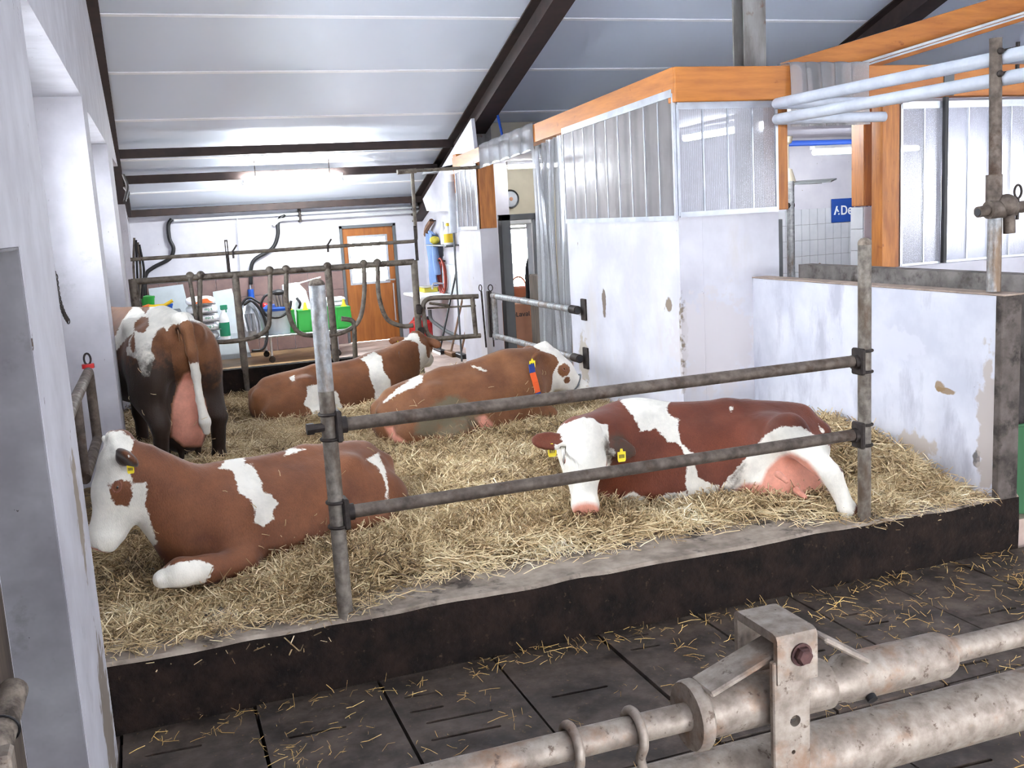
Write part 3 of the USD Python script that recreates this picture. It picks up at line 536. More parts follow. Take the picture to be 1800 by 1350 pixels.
for pxx, pyy in ((1012, 1300), (1122, 1280)):
    xr_ = xa(pxx, pyy); obj('ring', tube(curve([(xr_-.012, Ya+.045*math.cos(a)-.004, zA+.045*math.sin(a)-.004) if a < 4.3 else (xr_-.012+.01*(a-4.3), Ya-.03, zA-.05-.05*(a-4.3)) for a in np.linspace(-.6, 5.2, 14)], 40), .0105, 10), 'steel_barrier', t, smooth=True)
t = thing('lane_pipe', 'pale plastic coated pipe with a wire loop in the bottom left corner', 'pipe', (-.42, 2.4, 1.2))
a0, a1 = at(24, 1212, Y=2.5), at(-22, 1370, Y=2.2); obj('tube', tube([a1+(a1-a0), a1, a0, a0+(a0-a1)*.03], [.032, .032, .032, .02], 18), 'kerb_top_concrete', t)
c0 = a0+(a1-a0)*.48; d = (a1-a0)/np.linalg.norm(a1-a0); Rm = rot_to(d); obj('wire_loop', tube([c0+Rm[:, 1]*.036*math.cos(a)+Rm[:, 2]*.036*math.sin(a) for a in np.linspace(0, 6.28, 20)[:-1]], .003, 6, closed=True), 'black_rubber', t)
c0 = at(12, 1335, Y=2.1); obj('bracket', bx(c0-(.1, .03, .25), c0+(.012, .03, .02), .006), 'steel_barrier', t)
# ---------------------------------------------------------------- gate parked in the first niche of the left wall
t = thing('niche_gate', 'brown pipe gate with a ring on top, in the first niche of the left wall', 'gate', (-.5, 6.4, .6))
g0, g1 = at(156, 652, X=-.44), at(174, 772, X=-.43)
obj('frame', tube(arc([(-.46, 4.75, g0[2]+.03), (-.44, g0[1]-.02, g0[2]+.0), (-.44, g0[1]+.02, g1[2]), (-.46, 6.45, g1[2]+.02)], .05), .034, 14), 'steel_rail', t)
obj('cross_tube', cyl((-.46, 6.48, g1[2]+.02), (-.455, 6.48, g0[2]+.01), .03, 12), 'steel_rail', t)
obj('gate_ring', tube([(-.44+.022*math.cos(a), g0[1], g0[2]+.085+.04*math.sin(a)) for a in np.linspace(0, 6.28, 17)[:-1]], .007, 8, closed=True), 'clamp_iron', t)
obj('cap', cyl((-.44, g0[1], g0[2]+.02), (-.44, g0[1], g0[2]+.05), .042, 14), 'plastic_red', t)
t = thing('chain', 'thin chain hanging from the edge of the first white pier on the left', 'chain', (-.42, 4.7, 1.7))
ch = curve([at(98, 482, Y=4.68), at(103, 520, Y=4.7), at(112, 550, Y=4.73), at(121, 566, Y=4.75)], 26)
for k in range(0, len(ch)-1): obj('link', tube([ch[k]+np.array([0.006*math.cos(a)*(k % 2), .006*math.cos(a)*((k+1) % 2), .013*math.sin(a)]) for a in np.linspace(0, 6.28, 11)[:-1]], .0024, 5, closed=True), 'clamp_iron', t)
# ---------------------------------------------------------------- feed fence at the back of the pen
YF = 12.3
F = lambda x, y: at(x, y, Y=YF)
t = thing('neck_rail_fence', 'brown steel fence with curved neck hoops at the back of the pen', 'fence', (1.5, YF, .4))
zt = 1.765
obj('top_rail', cyl((-.14, YF, zt), (3.14, YF, zt), .036, 14), 'steel_fence', t)
hoops = [[F(352, 490), F(352, 560), F(362, 598), F(430, 597), F(468, 580), F(474, 545), F(475, 478)],
         [F(503, 476), F(505, 540), F(522, 582), F(555, 590), F(598, 586), F(630, 565), F(640, 520), F(640, 470)],
         [F(664, 468), F(666, 520), F(680, 560), F(706, 573), F(726, 572)]]
for h in hoops:
    p = [(q[0], YF, zt if k in (0,) or (k == len(h)-1 and h is not hoops[2]) else q[2]) for k, q in enumerate(h)]
    obj('hoop', tube(curve(p, 36), .028, 12), 'steel_fence', t, smooth=True)
for a, b in (((413, 482), (426, 700)), ((576, 470), (602, 650)), ((728, 462), (736, 600))):
    A, B = F(*a), F(*b); obj('post', cyl((A[0], YF, zt+.02), (A[0]+(.0 if a[0] > 700 else .01), YF+.03, .35), .042, 14), 'steel_fence', t)
obj('post', cyl((-.12, YF, .3), (-.12, YF, zt+.03), .05, 14), 'steel_fence', t)
A, B = F(333, 488), F(347, 575); obj('neck_bar', cyl((A[0], YF-.03, zt), (B[0], YF-.03, B[2]), .024, 10), 'steel_fence', t)
for x in (352, 333, 474, 503, 640, 664, 576): A = F(x, 475); obj('clamp', ball((A[0], YF, zt+.02), .05), 'steel_fence', t)
obj('latch_tube', tube(arc([F(600, 560)+(0, 0, 0), F(622, 563), F(625, 640)], .06), .03, 12), 'steel_fence', t)
t = thing('release_rail', 'thin upper steel rail with a crank tube, above the neck rail fence', 'rail', (1.5, YF-.03, 2.0))
zr2 = 2.015
obj('tube', tube(arc([(-.12, YF-.03, zr2), (3.18, YF-.03, zr2), (3.19, YF-.03, 2.86), (4.05, YF-.03, 2.87)], .04), .022, 10), 'steel_fence', t)
obj('cross_tube', tube([(3.0, YF-.05, 2.85), (3.24, YF-.03, 2.86)], .03, 10), 'steel_fence', t)
for x in (408, 575): A = F(x, 436); obj('toggle', cat_([cyl((A[0]-.0, YF-.05, zr2-.06), (A[0], YF-.05, zr2+.03), .012, 8), cyl((A[0], YF-.05, zr2+.02), (A[0]+.05, YF-.05, zr2+.09), .01, 8)]), 'clamp_iron', t)
for x, z0, z1 in ((399, 1.80, 2.17), (731, 1.78, 2.2)): A = F(x, 450); obj('slotted_bar', solid(bx((A[0]-.018, YF-.06, z0), (A[0]+.018, YF-.05, z1)), [bx((A[0]-.007, YF-.1, z1-.16), (A[0]+.007, YF, z1-.02))]), 'clamp_iron', t)
# small swing gate and gate across the doorway
t = thing('swing_gate', 'small brown tube gate between the fence end and the white pillar', 'gate', (3.58, YF, .75))
obj('frame', tube(arc([(3.94, YF, 1.275), (3.2, YF, 1.31), (3.24, YF, .79), (3.94, YF, .775)], .16, 8), .03, 12), 'steel_fence', t)
obj('end_tube', cyl((3.88, YF, .76), (3.86, YF, 1.29), .03, 12), 'steel_fence', t); obj('brace', cat_([cyl((3.27, YF, 1.18), (3.9, YF, 1.16), .012, 8), cyl((3.3, YF, 1.24), (3.55, YF, 1.19), .016, 8)]), 'steel_fence', t)
obj('latch_rod', cat_([cyl((4.0, YF-.02, .62), (3.98, YF-.02, 1.34), .012, 8), tube([(3.97+.02*math.cos(a), YF-.02, 1.38+.04*math.sin(a)) for a in np.linspace(0, 6.28, 13)[:-1]], .006, 6, closed=True)]), 'clamp_iron', t)
obj('hinge', cat_([cyl((3.15, YF, 1.19), (3.24, YF, 1.19), .03, 10), bx((3.12, YF-.05, .84), (3.2, YF+.05, .95), .01), bx((3.12, YF-.05, 1.12), (3.18, YF+.05, 1.24), .01)]), 'clamp_iron', t)
obj('hinge_plate', bx((4.06, YF-.03, .74), (4.09, YF+.03, 1.33), .004), 'clamp_iron', t)
t = thing('gangway_gate', 'galvanised two-rail gate across the doorway of the side wall', 'gate', (4.13, 10.9, .7))
XB = 4.10
obj('rail', cyl((XB, 12.2, 1.275), (XB, 9.55, 1.28), .036, 14), 'steel_galvanised', t); obj('rail', cyl((XB, 12.2, .77), (XB, 9.55, .78), .036, 14), 'steel_galvanised', t)
obj('end_tube', cyl((XB, 12.15, .72), (XB, 12.15, 1.30), .036, 14), 'steel_galvanised', t)
for z in (1.28, .78): obj('socket', cat_([cyl((XB, 9.68, z), (XB, 9.52, z), .044, 14), bx((4.158, 9.47, z-.11), (4.182, 9.58, z+.11), .004)]), 'clamp_iron', t); obj('socket_bore', cyl((XB, 9.522, z), (XB, 9.516, z), .03, 12), 'black_rubber', t)
obj('drop_pin', cat_([cyl((XB, 12.27, .62), (XB, 12.27, 1.33), .01, 8), tube([(XB+.03*math.cos(a), 12.27, 1.37+.04*math.sin(a)) for a in np.linspace(0, 6.28, 13)[:-1]], .007, 6, closed=True)]), 'clamp_iron', t)
t = thing('wooden_upright', 'weathered wooden upright in the doorway behind the two-rail gate', 'post', (4.35, 10.9, .3))
yq = [at(q, 560, X=4.34)[1] for q in (939, 957)]; obj('plank', bx((4.30, yq[1], .1), (4.38, yq[0], 1.56), .008), 'old_board', t)
# ---------------------------------------------------------------- lines and lamps at the back
ln = lambda pts, r, nm, mt, lb, ct: obj(nm, tube(pts, r, 10), mt, label=lb, cat=ct, smooth=True)
YW = YB-.06
W = lambda x, y, Y=YW: at(x, y, Y=Y)
ln([(.55, YW, 2.47), (4.6, YW, 2.485)], .03, 'vacuum_line', 'conduit', 'upper grey pipe along the top of the back wall', 'pipe')
ln(arc([(2.1, YW-.02, 2.30), (2.2, YW-.02, 2.39), (4.6, YW-.02, 2.40)], .08), .03, 'vacuum_line', 'conduit', 'lower grey pipe along the top of the back wall', 'pipe')
for x in (2.55, 4.5): obj('pipe_bracket', cat_([bx((x-.02, YW-.07, 2.33), (x+.02, YW+.05, 2.56), .004)]), 'clamp_iron', label='iron bracket holding the grey pipes, '+('left of the wooden door' if x < 3 else 'right of the wooden door'), cat='bracket')
ln(curve([W(302, 385), W(296, 396), W(298, 420), W(305, 437), W(298, 455), W(270, 470), W(256, 485), W(255, 525)], 40), .032, 'milking_hose', 'black_rubber', 'left black hose drooping from the pipe on the back wall', 'hose')
ln(curve([W(500, 377), W(489, 390), W(488, 415), W(478, 437), W(448, 456), W(441, 475), W(441, 500)], 40), .032, 'milking_hose', 'black_rubber', 'right black hose drooping from the pipe on the back wall', 'hose')
ln([W(416, 378), W(423, 480)], .012, 'cable_duct', 'conduit', 'thin grey cable duct running down the back wall between the hoses', 'pipe')
ln(curve([at(868, 165, X=4.75), at(872, 190, X=4.75), at(880, 225, X=4.75), at(884, 245, X=4.75)], 12), .018, 'air_hose', 'cable_blue', 'blue hose hanging behind the sloping orange beam', 'hose')
t = thing('fluorescent_lamp', 'lit fluorescent tube lamp under the roof at the back of the barn', 'lamp', (2.25, 15.6, 2.9))
a, b = at(425, 318, Y=15.6), at(603, 309, Y=15.6)
obj('housing', bx((a[0], 15.585, 2.985), (b[0], 15.615, 3.03), .006), 'lamp_white', t); obj('hanger', cat_([cyl((xx0, 15.6, 3.03), (xx0, 15.6, 3.26), .006, 6) for xx0 in (a[0]+.2, b[0]-.2)]), 'clamp_iron', t); obj('tube', tube([(a[0]+.03, 15.6, 2.945), (b[0]-.03, 15.6, 2.945)], .035, 12), 'tube_light', t)
for xx0 in (a[0], b[0]-.03): obj('end_cap', bx((xx0, 15.56, 2.905), (xx0+.03, 15.64, 2.99), .006), 'lamp_white', t)
t = thing('hook_rack', 'dark iron hooks and cords on the far end of the left wall', 'rack', (-.1, 15.8, 1.6))
for k, (x, y0, y1) in enumerate(((217, 308, 355), (219, 330, 350))): A, B = at(x, y0, X=-.08), at(x+2, y1, X=-.08); obj('hook', tube(curve([A, (A+B)/2+(.03, 0, 0), B], 12), .014, 8), 'clamp_iron', t)
for k in range(4): A, B = at(236+k*3, 418+k*4, Y=13.2), at(240+k*3, 525, Y=13.2); obj('cord', tube(curve([A, (A*.5+B*.5)+(.02*(k-1), 0, 0), B], 14), .014, 8), 'black_rubber' if k % 2 else 'steel_fence', t, smooth=True)
# wooden door in the back wall
d = fresh('/World', 'door_1'); x = UsdGeom.Xform.Define(stage, d); meta(x.GetPrim(), kind='structure')
struct('door_leaf', solid(bx((3.24, YB+.03, .225), (4.13, YB+.08, 2.19), .005), [bx((3.36, YB-.1, 1.24), (4.0, YB+.2, 2.02))]), 'door_timber', d, smooth=20)
struct('glazing_bead', solid(bx((3.33, YB+.02, 1.21), (4.03, YB+.05, 2.05), .004), [bx((3.37, YB-.1, 1.25), (3.99, YB+.2, 2.01))]), 'aluminium', d, smooth=20)
struct('pane', bx((3.36, YB+.05, 1.24), (4.0, YB+.06, 2.02)), 'window_glass', d, smooth=False)
struct('door_handle', cat_([cyl((3.93, YB-.03, 1.26), (4.1, YB-.03, 1.26), .014, 8), cyl((4.06, YB-.04, .55), (4.06, YB-.04, 1.2), .012, 8)]), 'aluminium', d)
struct('door_frame', cat_([bx((3.20, YB-.012, .22), (3.25, YB+.1, 2.23), .004), bx((4.13, YB-.012, .22), (4.18, YB+.1, 2.23), .004), bx((3.20, YB-.012, 2.18), (4.18, YB+.1, 2.23), .004)]), 'lead_grey', d)
# ---------------------------------------------------------------- things on and round the steel table
YTb = 16.0; zT = .645
T = lambda x, y, Y=YTb: at(x, y, Y=Y)
t = thing('steel_table', 'long wheeled steel table with thin legs against the mauve tiled wall', 'table', (1.8, 16.2, .22))
obj('table_top', bx((-.06, 15.85, zT-.03), (2.86, 16.75, zT), .006), 'stainless', t)
for xx0 in (.05, 1.72, 2.74):
    for yy in (15.92, 16.68):
        l = obj('leg', cyl((xx0, yy, .32), (xx0, yy, zT-.02), .02, 10), 'aluminium', t)
        obj('castor', cat_([lathe([(0, -.015), (.045, -.018), (.05, 0), (.045, .018), (0, .015)], (xx0, yy, .272), 14, (0, 1, 0)), bx((xx0-.02, yy-.025, .285), (xx0+.02, yy+.025, .33), .005)]), 'clamp_iron', l)
names = ['lowest', 'second from the bottom', 'middle', 'second from the top', 'topmost, orange printed']
for k in range(5):
    w = .25-.012*abs(k-1); cx = T(357, 560)[0]+rng.uniform(-.02, .02); z0 = zT+.004+k*.13
    P = []
    t = thing('feed_sack', f'white feed sack on the steel table, {names[k]} of the stack', 'sack', (cx, 16.25, z0), group=None)
    m = trimesh.creation.icosphere(3, 1.0); v = m.vertices; v = np.sign(v)*np.abs(v)**np.array([.55, .55, .75]); m.vertices = v*(w, .36, .064)+(cx, 16.25, z0+.066); obj('sack_body', m, 'sack_white', t, True)
    obj('seam', tube([(cx-w*.93, 15.90, z0+.03), (cx, 15.875, z0+.035), (cx+w*.93, 15.90, z0+.03)], .009, 6), 'lead_grey', t)
    if k < 4:
        tm = meshkit.text_mesh('mg 1' if k != 2 else 'mix 1', .035, .003, True); tm.vertices = np.stack([tm.vertices[:, 0]+cx+.02, 15.873-tm.vertices[:, 2], tm.vertices[:, 1]+z0+.07], 1); obj('print', tm, 'print_green', t, False)
    else: obj('print', prism(Polygon([(cx-.12, z0+.05), (cx+.17, z0+.05), (cx+.12, z0+.08), (cx+.09, z0+.115), (cx-.02, z0+.115), (cx-.06, z0+.08)]), 15.878, 15.90, 'xz'), 'print_orange', t, False)
def bottle(name, label, cx, cy, z, h, r, mat, capm, band=None, catg='bottle', trig=False):
    t = thing(name, label, catg, (cx, cy, z))
    obj('bottle_body', lathe([(0, 0), (r*.95, 0), (r, h*.05), (r, h*.58), (r*.7, h*.72), (r*.36, h*.8), (r*.36, h*.86)], (cx, cy, z), 18), mat, t)
    if trig: obj('trigger', cat_([bx((cx-r*.5, cy-.02, z+h*.86), (cx+r*.9, cy+.02, z+h), .008), bx((cx+r*.5, cy-.012, z+h*.78), (cx+r*.7, cy+.012, z+h*.9), .004)]), capm, t)
    else: obj('cap', lathe([(r*.4, 0), (r*.4, h*.1), (r*.25, h*.14), (0, h*.14)], (cx, cy, z+h*.85), 14), capm, t)
    if band: obj('bottle_label', lathe([(r*1.02, h*.1), (r*1.02, h*.5)], (cx, cy, z), 18), band, t)
c = T(395, 580); bottle('spray_bottle', 'white and green spray bottle beside the feed sacks', c[0], 15.95, zT, .52, .075, 'plastic_white', 'print_green', 'print_green', trig=True)
# milking bucket: a stainless can with hoses
c = T(446, 600); t = thing('milking_can', 'tall stainless milking can wrapped in black hoses on the steel table', 'can', (c[0], 16.1, zT))
obj('can_body', lathe([(0, 0), (.20, 0), (.21, .03), (.205, .22), (.17, .40), (.11, .52), (.09, .55), (0, .56)], (c[0], 16.1, zT), 24), 'stainless', t)
obj('hose', tube(curve([(c[0]-.1, 15.92, zT+.5), (c[0]+.02, 15.85, zT+.55), (c[0]+.16, 15.86, zT+.34), (c[0]+.2, 15.86, zT+.05), (c[0]+.12, 15.83, zT-.18), (c[0]-.06, 15.83, zT-.2)], 40), .022, 10), 'black_rubber', t, True)
obj('hose', tube(curve([(c[0]-.12, 15.9, zT+.2), (c[0]-.16, 15.9, zT+.45), (c[0]-.02, 15.92, zT+.6), (c[0]+.15, 15.9, zT+.5)], 30), .018, 10), 'black_rubber', t, True)
obj('teat_cup', cat_([cyl((c[0]-.10+.06*k, 15.87, zT+.1), (c[0]-.13+.07*k, 15.88, zT+.36), .03, 10) for k in range(3)]), 'stainless', t)
c = T(474, 590); t = thing('red_bucket', 'red plastic bucket behind the milking can', 'bucket', (c[0], 16.45, zT))
obj('bucket_body', lathe([(0, 0), (.12, 0), (.15, .30), (.155, .31), (.14, .31), (.115, .02)], (c[0], 16.45, zT), 20), 'plastic_red', t); obj('knob', ball((c[0]-.0, 16.3, zT+.42), .06), 'plastic_red', t); obj('bucket_rim', lathe([(.14, .30), (.165, .30), (.165, .33), (.14, .33)], (c[0], 16.45, zT), 20), 'plastic_red', t)
c = T(490, 590); t = thing('milk_bucket', 'milky translucent bucket with blue lid and milking cluster on the steel table', 'bucket', (c[0]+.02, 16.15, zT))
cx = c[0]+.03
obj('bucket_body', lathe([(0, 0), (.17, 0), (.20, .36), (.205, .37), (.0, .37)], (cx, 16.15, zT), 24), 'board_grey', t); obj('lid', lathe([(.215, .36), (.22, .40), (.16, .45), (.05, .46), (0, .46)], (cx, 16.15, zT), 24), 'plastic_blue', t)
obj('claw', cat_([cyl((cx-.02+.04*k, 15.98, zT+.42), (cx-.06+.05*k, 15.95, zT+.62), .022, 10) for k in range(4)]), 'stainless', t); obj('claw_top', ball((cx+.02, 15.98, zT+.64), (.1, .08, .05)), 'black_rubber', t)
obj('hose', tube(curve([(cx-.05, 15.95, zT+.64), (cx-.2, 15.9, zT+.6), (cx-.26, 15.9, zT+.45), (cx-.18, 15.9, zT+.3), (cx, 15.9, zT+.27), (cx+.15, 15.92, zT+.36), (cx+.2, 15.95, zT+.5)], 44), .02, 10), 'black_rubber', t, True)
# green calf feeders
for k, (pxx, w) in enumerate(((514, .095), (538, .115), (576, .095), (607, .12))):
    c = T(pxx, 590); cx = c[0]; y = (16.25, 16.0, 16.3, 16.05)[k]; z = zT; h = .33
    t = thing('calf_feeder', ('green feeder bucket with yellow teat at the left of the green row', 'green feeder bucket with yellow teat, partly hidden by the front steel post', 'green feeder bucket in shade just right of the front steel post', 'green feeder bucket with yellow teat at the right end of the steel table')[k], 'bucket', (cx, y, z))
    obj('bucket_body', tri(man(hullpts([(cx+s*w*q, y+r_*w*q, z+zz) for s in (-1, 1) for r_ in (-1, 1) for q, zz in ((1.05, 0), (.86, h))]+[(cx+s*w*.9, y+r_*w*1.12*1.0, z+zz) for s in (-1, 1) for r_ in (-1, 1) for zz in (0.03,)]))), 'plastic_green', t, smooth=20)
    obj('rim', hullpts([(cx+s*w*.9, y+r_*w*.9, z+h+zz) for s in (-1, 1) for r_ in (-1, 1) for zz in (-.02, .012)]), 'plastic_green', t, False)
    obj('teat', lathe([(0, .11), (.018, .10), (.024, .06), (.03, .02), (.045, 0), (.05, -.02)], (cx+.02, y-.03, z+h+.02), 12), 'plastic_yellow', t)
c = T(532, 540); t = thing('milk_jug', 'white plastic jug behind the green feeder buckets', 'jug', (c[0], 16.55, zT))
obj('jug_body', prism(Polygon([(c[0]-.20, zT), (c[0]-.19, zT+.70), (c[0]+.02, zT+.72), (c[0]+.12, zT+.6), (c[0]+.18, zT+.3), (c[0]+.19, zT)]).buffer(.02), 16.45, 16.62, 'xz'), 'plastic_white', t); obj('jug_handle', tube(curve([(c[0]-.02, 16.42, zT+.5), (c[0]+.02, 16.38, zT+.42), (c[0]+.0, 16.42, zT+.34)], 12), .02, 8), 'black_rubber', t); obj('spout', cyl((c[0]+.0, 16.5, zT+.72), (c[0]+.4, 16.5, zT+.80), .012, 8), 'plastic_white', t)
c = T(596, 545); t = thing('paper_pack', 'white paper pack lying behind the green feeder buckets at the right', 'packet', (c[0], 16.5, zT+.0))
for k in range(3): obj('layer', bx((c[0]-.17+.01*k, 16.36, zT+.26+.07*k), (c[0]+.16+.012*k, 16.66, zT+.322+.07*k), .02), 'sack_white', t)
obj('support_box', bx((c[0]-.15, 16.38, zT), (c[0]+.15, 16.64, zT+.258), .008), 'board_grey', t)
c = T(276, 600); t = thing('lining_board', 'pale grey board leaning on the dado behind the grey crate', 'board', (c[0], 17.3, .22))
obj('board', hullpts([(x_, y_+d, z_) for (x_, y_, z_) in ((.05, 17.1, .22), (.72, 17.1, .22), (.05, 17.35, 1.42), (.58, 17.35, 1.45)) for d in (0, .02)]), 'board_grey', t, False)
c = T(418, 560); t = thing('lining_board', 'pale board behind the spray bottle and milking can', 'board', (c[0], 16.95, .22))
obj('board', hullpts([(x_, y_+d, z_) for (x_, y_, z_) in ((1.02, 16.9, .22), (1.5, 16.9, .22), (1.02, 17.2, 1.30), (1.32, 17.2, 1.33)) for d in (0, .02)]), 'board_grey', t, False)
t = thing('storage_crate', 'grey crate at the left end of the steel table behind the standing cow', 'crate', (.2, 16.2, zT)); zC = at(270, 550, Y=16.0)[2]
obj('crate_body', bx((-.05, 15.9, zT+.001), (.46, 16.5, zC-.03), .01), 'board_grey', t); obj('lid', bx((-.06, 15.88, zC-.03), (.47, 16.52, zC-.002), .006), 'lead_grey', t)
zT_ = zT; zT = zC
for nm, lb, q, r_, mt in (('toy_bucket', 'green plastic pail on the grey crate at the left', (262, 545), .10, 'plastic_green'), ('orange_scoop', 'orange scoop beside the green pail above the standing cow', (263, 556), .08, 'print_orange'), ('yellow_brush', 'yellow brush lying above the back of the standing cow', (282, 560), .07, 'plastic_yellow'), ('blue_bowl', 'dark blue bowl right of the yellow brush above the standing cow', (298, 560), .07, 'plastic_blue')):
    c = T(*q); c[2] = max(c[2], zT); t = thing(nm, lb, nm.split('_')[1], (c[0], 16.1, zT))
    if nm == 'yellow_brush': obj('brush_head', bx((c[0]-.15, 15.98, zT+.06), (c[0]+.10, 16.04, zT+.12), .02), mt, t); obj('grip', cyl((c[0]+.08, 16.0, zT+.10), (c[0]+.2, 16.0, zT+.16), .025, 10), mt, t); obj('stand', bx((c[0]-.1, 15.97, zT), (c[0]+.1, 16.05, zT+.06), .01), 'plastic_white', t)
    else: obj('bowl_body', lathe([(0, 0), (r_*.8, 0), (r_, .10 if nm != 'toy_bucket' else .22), (r_*.9, .11 if nm != 'toy_bucket' else .23), (0, .13 if nm != 'toy_bucket' else .25)], (c[0], 16.1 if nm != 'toy_bucket' else 16.35, zT), 18), mt, t); obj('rim', lathe([(r_*.98, -.02), (r_*1.06, -.02), (r_*1.06, .01), (r_*.98, .01)], (c[0], 16.1 if nm != 'toy_bucket' else 16.35, zT+(.10 if nm != 'toy_bucket' else .22)), 18), mt, t)
zT = zT_
c = at(441, 515, Y=17.44); t = thing('hose_coupling', 'blue hose coupling at the lower end of the right black hose', 'coupling', (c[0], 17.44, .95)); obj('grip', cyl((c[0], 17.42, c[2]-.18), (c[0], 17.44, c[2]+.06), .05, 12), 'plastic_blue', t); obj('nozzle', cyl((c[0], 17.44, c[2]+.06), (c[0], 17.44, c[2]+.3), .014, 8), 'aluminium', t)
# ---------------------------------------------------------------- passage wall on the right of the door
XP = 4.66; P = lambda x, y: at(x, y, X=XP)
t = thing('work_coat', 'pale blue work coat hanging on the passage wall', 'coat', (4.62, 16.9, 1.0))
a = P(768, 505); 
def f(u, v):
    y = 16.62+.0*u+(u-.5)*(.34+.30*v)+.03*np.sin(v*9); x = 4.60-.05*np.sin(u*9+v*2)*(.3+v)-.06*(1-v); z = 2.02-v*.86+.05*(u-.5)**2
    return np.stack([x, y, z], -1)
obj('cloth', grid_sheet(f, 18, 16, .012), 'cloth_blue', t, True); obj('collar', tube(curve([(4.60, 16.5, 1.98), (4.55, 16.62, 2.05), (4.6, 16.76, 1.98)], 14), .03, 8), 'cloth_blue', t); obj('sleeve', tube(curve([(4.58, 16.42, 1.95), (4.55, 16.36, 1.7), (4.57, 16.38, 1.35)], 14), [.06]*9+[.05]*6 if 0 else .055, 10), 'cloth_blue', t, True)
a, b = P(755, 412), P(765, 388); t = thing('leather_sheath', 'brown leather strap hooked above the blue coat', 'strap', (4.6, a[1], a[2])); obj('strap', tube(curve([(4.6, *a[1:]), (4.57, *(a*.5+b*.5)[1:]), (4.6, *b[1:])], 10), .045, 8), 'leather_brown', t); obj('hook', cyl((4.67, b[1], b[2]), (4.56, b[1], b[2]+.01), .01, 6), 'clamp_iron', t)
s0, s1 = P(770, 430), P(812, 431); t = thing('bottle_shelf', 'small wall shelf carrying the yellow bottle', 'shelf', (4.58, 15.9, 1.83)); obj('board', bx((4.45, 15.35, 1.83), (4.67, 16.6, 1.85), .004), 'lead_grey', t)
for yy in (15.6, 16.3): obj('bracket', cat_([bx((4.50, yy-.01, 1.81), (4.67, yy+.01, 1.83)), bx((4.655, yy-.01, 1.65), (4.67, yy+.01, 1.83))]), 'lead_grey', t)
bottle('teat_dip_bottle', 'yellow labelled bottle on the small wall shelf', 4.55, 15.55, 1.85, .34, .075, 'plastic_white', 'plastic_yellow', 'plastic_yellow')
bottle('teat_dip_bottle', 'slim white bottle with pointed cap on the small wall shelf', 4.56, 15.85, 1.85, .36, .05, 'plastic_white', 'plastic_white')
t = thing('udder_sponge', 'olive yellow sponge at the left end of the small wall shelf', 'sponge', (4.55, 16.35, 1.85)); m = ball((4.55, 16.35, 1.915), (.08, .1, .068), 3); m.vertices += (meshkit.fbm(m.vertices*30)-.5)[:, None]*.03*m.vertex_normals; obj('foam', m, 'sponge_yellow', t, True)
a = P(783, 512); t = thing('hose_coil', 'red hose coil hanging on the passage wall above the basin', 'hose', (4.6, 16.2, 1.1))
for k in range(3): obj('loop', tube([(4.62-.02*k, 16.22+(.17+.02*k)*math.cos(a_), 1.32+(.24+.03*k)*math.sin(a_)-.0) for a_ in np.linspace(0, 6.28, 25)[:-1]], .014, 8, closed=True), 'hose_red', t, True)
obj('peg', cyl((4.67, 16.22, 1.57), (4.54, 16.22, 1.59), .014, 8), 'clamp_iron', t)
t = thing('wash_basin', 'white wash basin with drain pipe on the passage wall', 'basin', (4.45, 16.2, .6))
obj('bowl', tri(man(lathe([(0, .0), (.10, .0), (.2, .08), (.27, .2), (.28, .22), (0, .22)], (4.37, 16.3, .80), 24))), 'plastic_white', t); obj('rim', bx((4.12, 15.9, 1.0), (4.66, 17.05, 1.05), .015), 'plastic_white', t)
obj('drain', tube(arc([(4.37, 16.3, .82), (4.37, 16.3, .62), (4.52, 15.9, .45), (4.64, 15.7, .38)], .08), .03, 10), 'lead_grey', t, True); obj('splash_board', bx((4.64, 15.2, 1.06), (4.668, 17.1, 1.52), .004), 'board_grey', t); obj('tap', tube(arc([(4.64, 16.3, 1.2), (4.45, 16.3, 1.22), (4.44, 16.3, 1.12)], .05), .016, 8), 'aluminium', t)
t = thing('storage_box', 'olive box standing on the rim of the wash basin', 'box', (4.5, 16.75, 1.05)); obj('body', bx((4.38, 16.6, 1.051), (4.62, 16.95, 1.13), .008), 'sponge_yellow', t); obj('lid', bx((4.37, 16.59, 1.13), (4.63, 16.96, 1.145), .004), 'cream_wall', t)
c = at(751, 596, X=4.3); t = thing('red_canister', 'red plastic canister on the floor under the wash basin', 'canister', (4.35, 16.6, .225)); obj('body', bx((4.10, 16.45, .228), (4.45, 16.75, .60), .05), 'plastic_red', t); obj('handle', tube(arc([(4.15, 16.6, .59), (4.18, 16.6, .66), (4.36, 16.6, .66), (4.38, 16.6, .59)], .03), .018, 8), 'plastic_red', t); obj('cap', cyl((4.41, 16.6, .59), (4.42, 16.6, .65), .03, 12), 'black_rubber', t)
for k, (y0, lb) in enumerate(((15.05, 'squeegee with a pale blade leaning left of the brooms'), (14.65, 'broom with dark bristles leaning beside the squeegee'), (14.35, 'dark handled broom leaning closest to the white pillar'))):
    t = thing('broom' if k else 'squeegee', lb, 'broom' if k else 'squeegee', (4.3, y0, .23)); xb = 4.15+.06*k
    obj('handle', cyl((xb, y0, .27), (4.63, y0+.45-.1*k, 1.42-.12*k), .016, 10), ('black_rubber', 'wood_handle', 'leather_brown')[k], t)
    obj('head', bx((xb-.05, y0-.2, .24), (xb+.05, y0+.2, .29), .01), ('black_rubber', 'wood_handle', 'black_rubber')[k], t)
    if k: obj('bristles', hullpts([(xb+s*(.05 if z < .2 else .04), y0+q*.21, z) for s in (-1, 1) for q in (-1, 1) for z in (.17, .245)]), 'broom_bristle' if k == 1 else 'black_rubber', t, False)
    else: obj('blade', bx((xb-.06, y0-.22, .20), (xb-.045, y0+.22, .26), .003), 'sign_white', t)
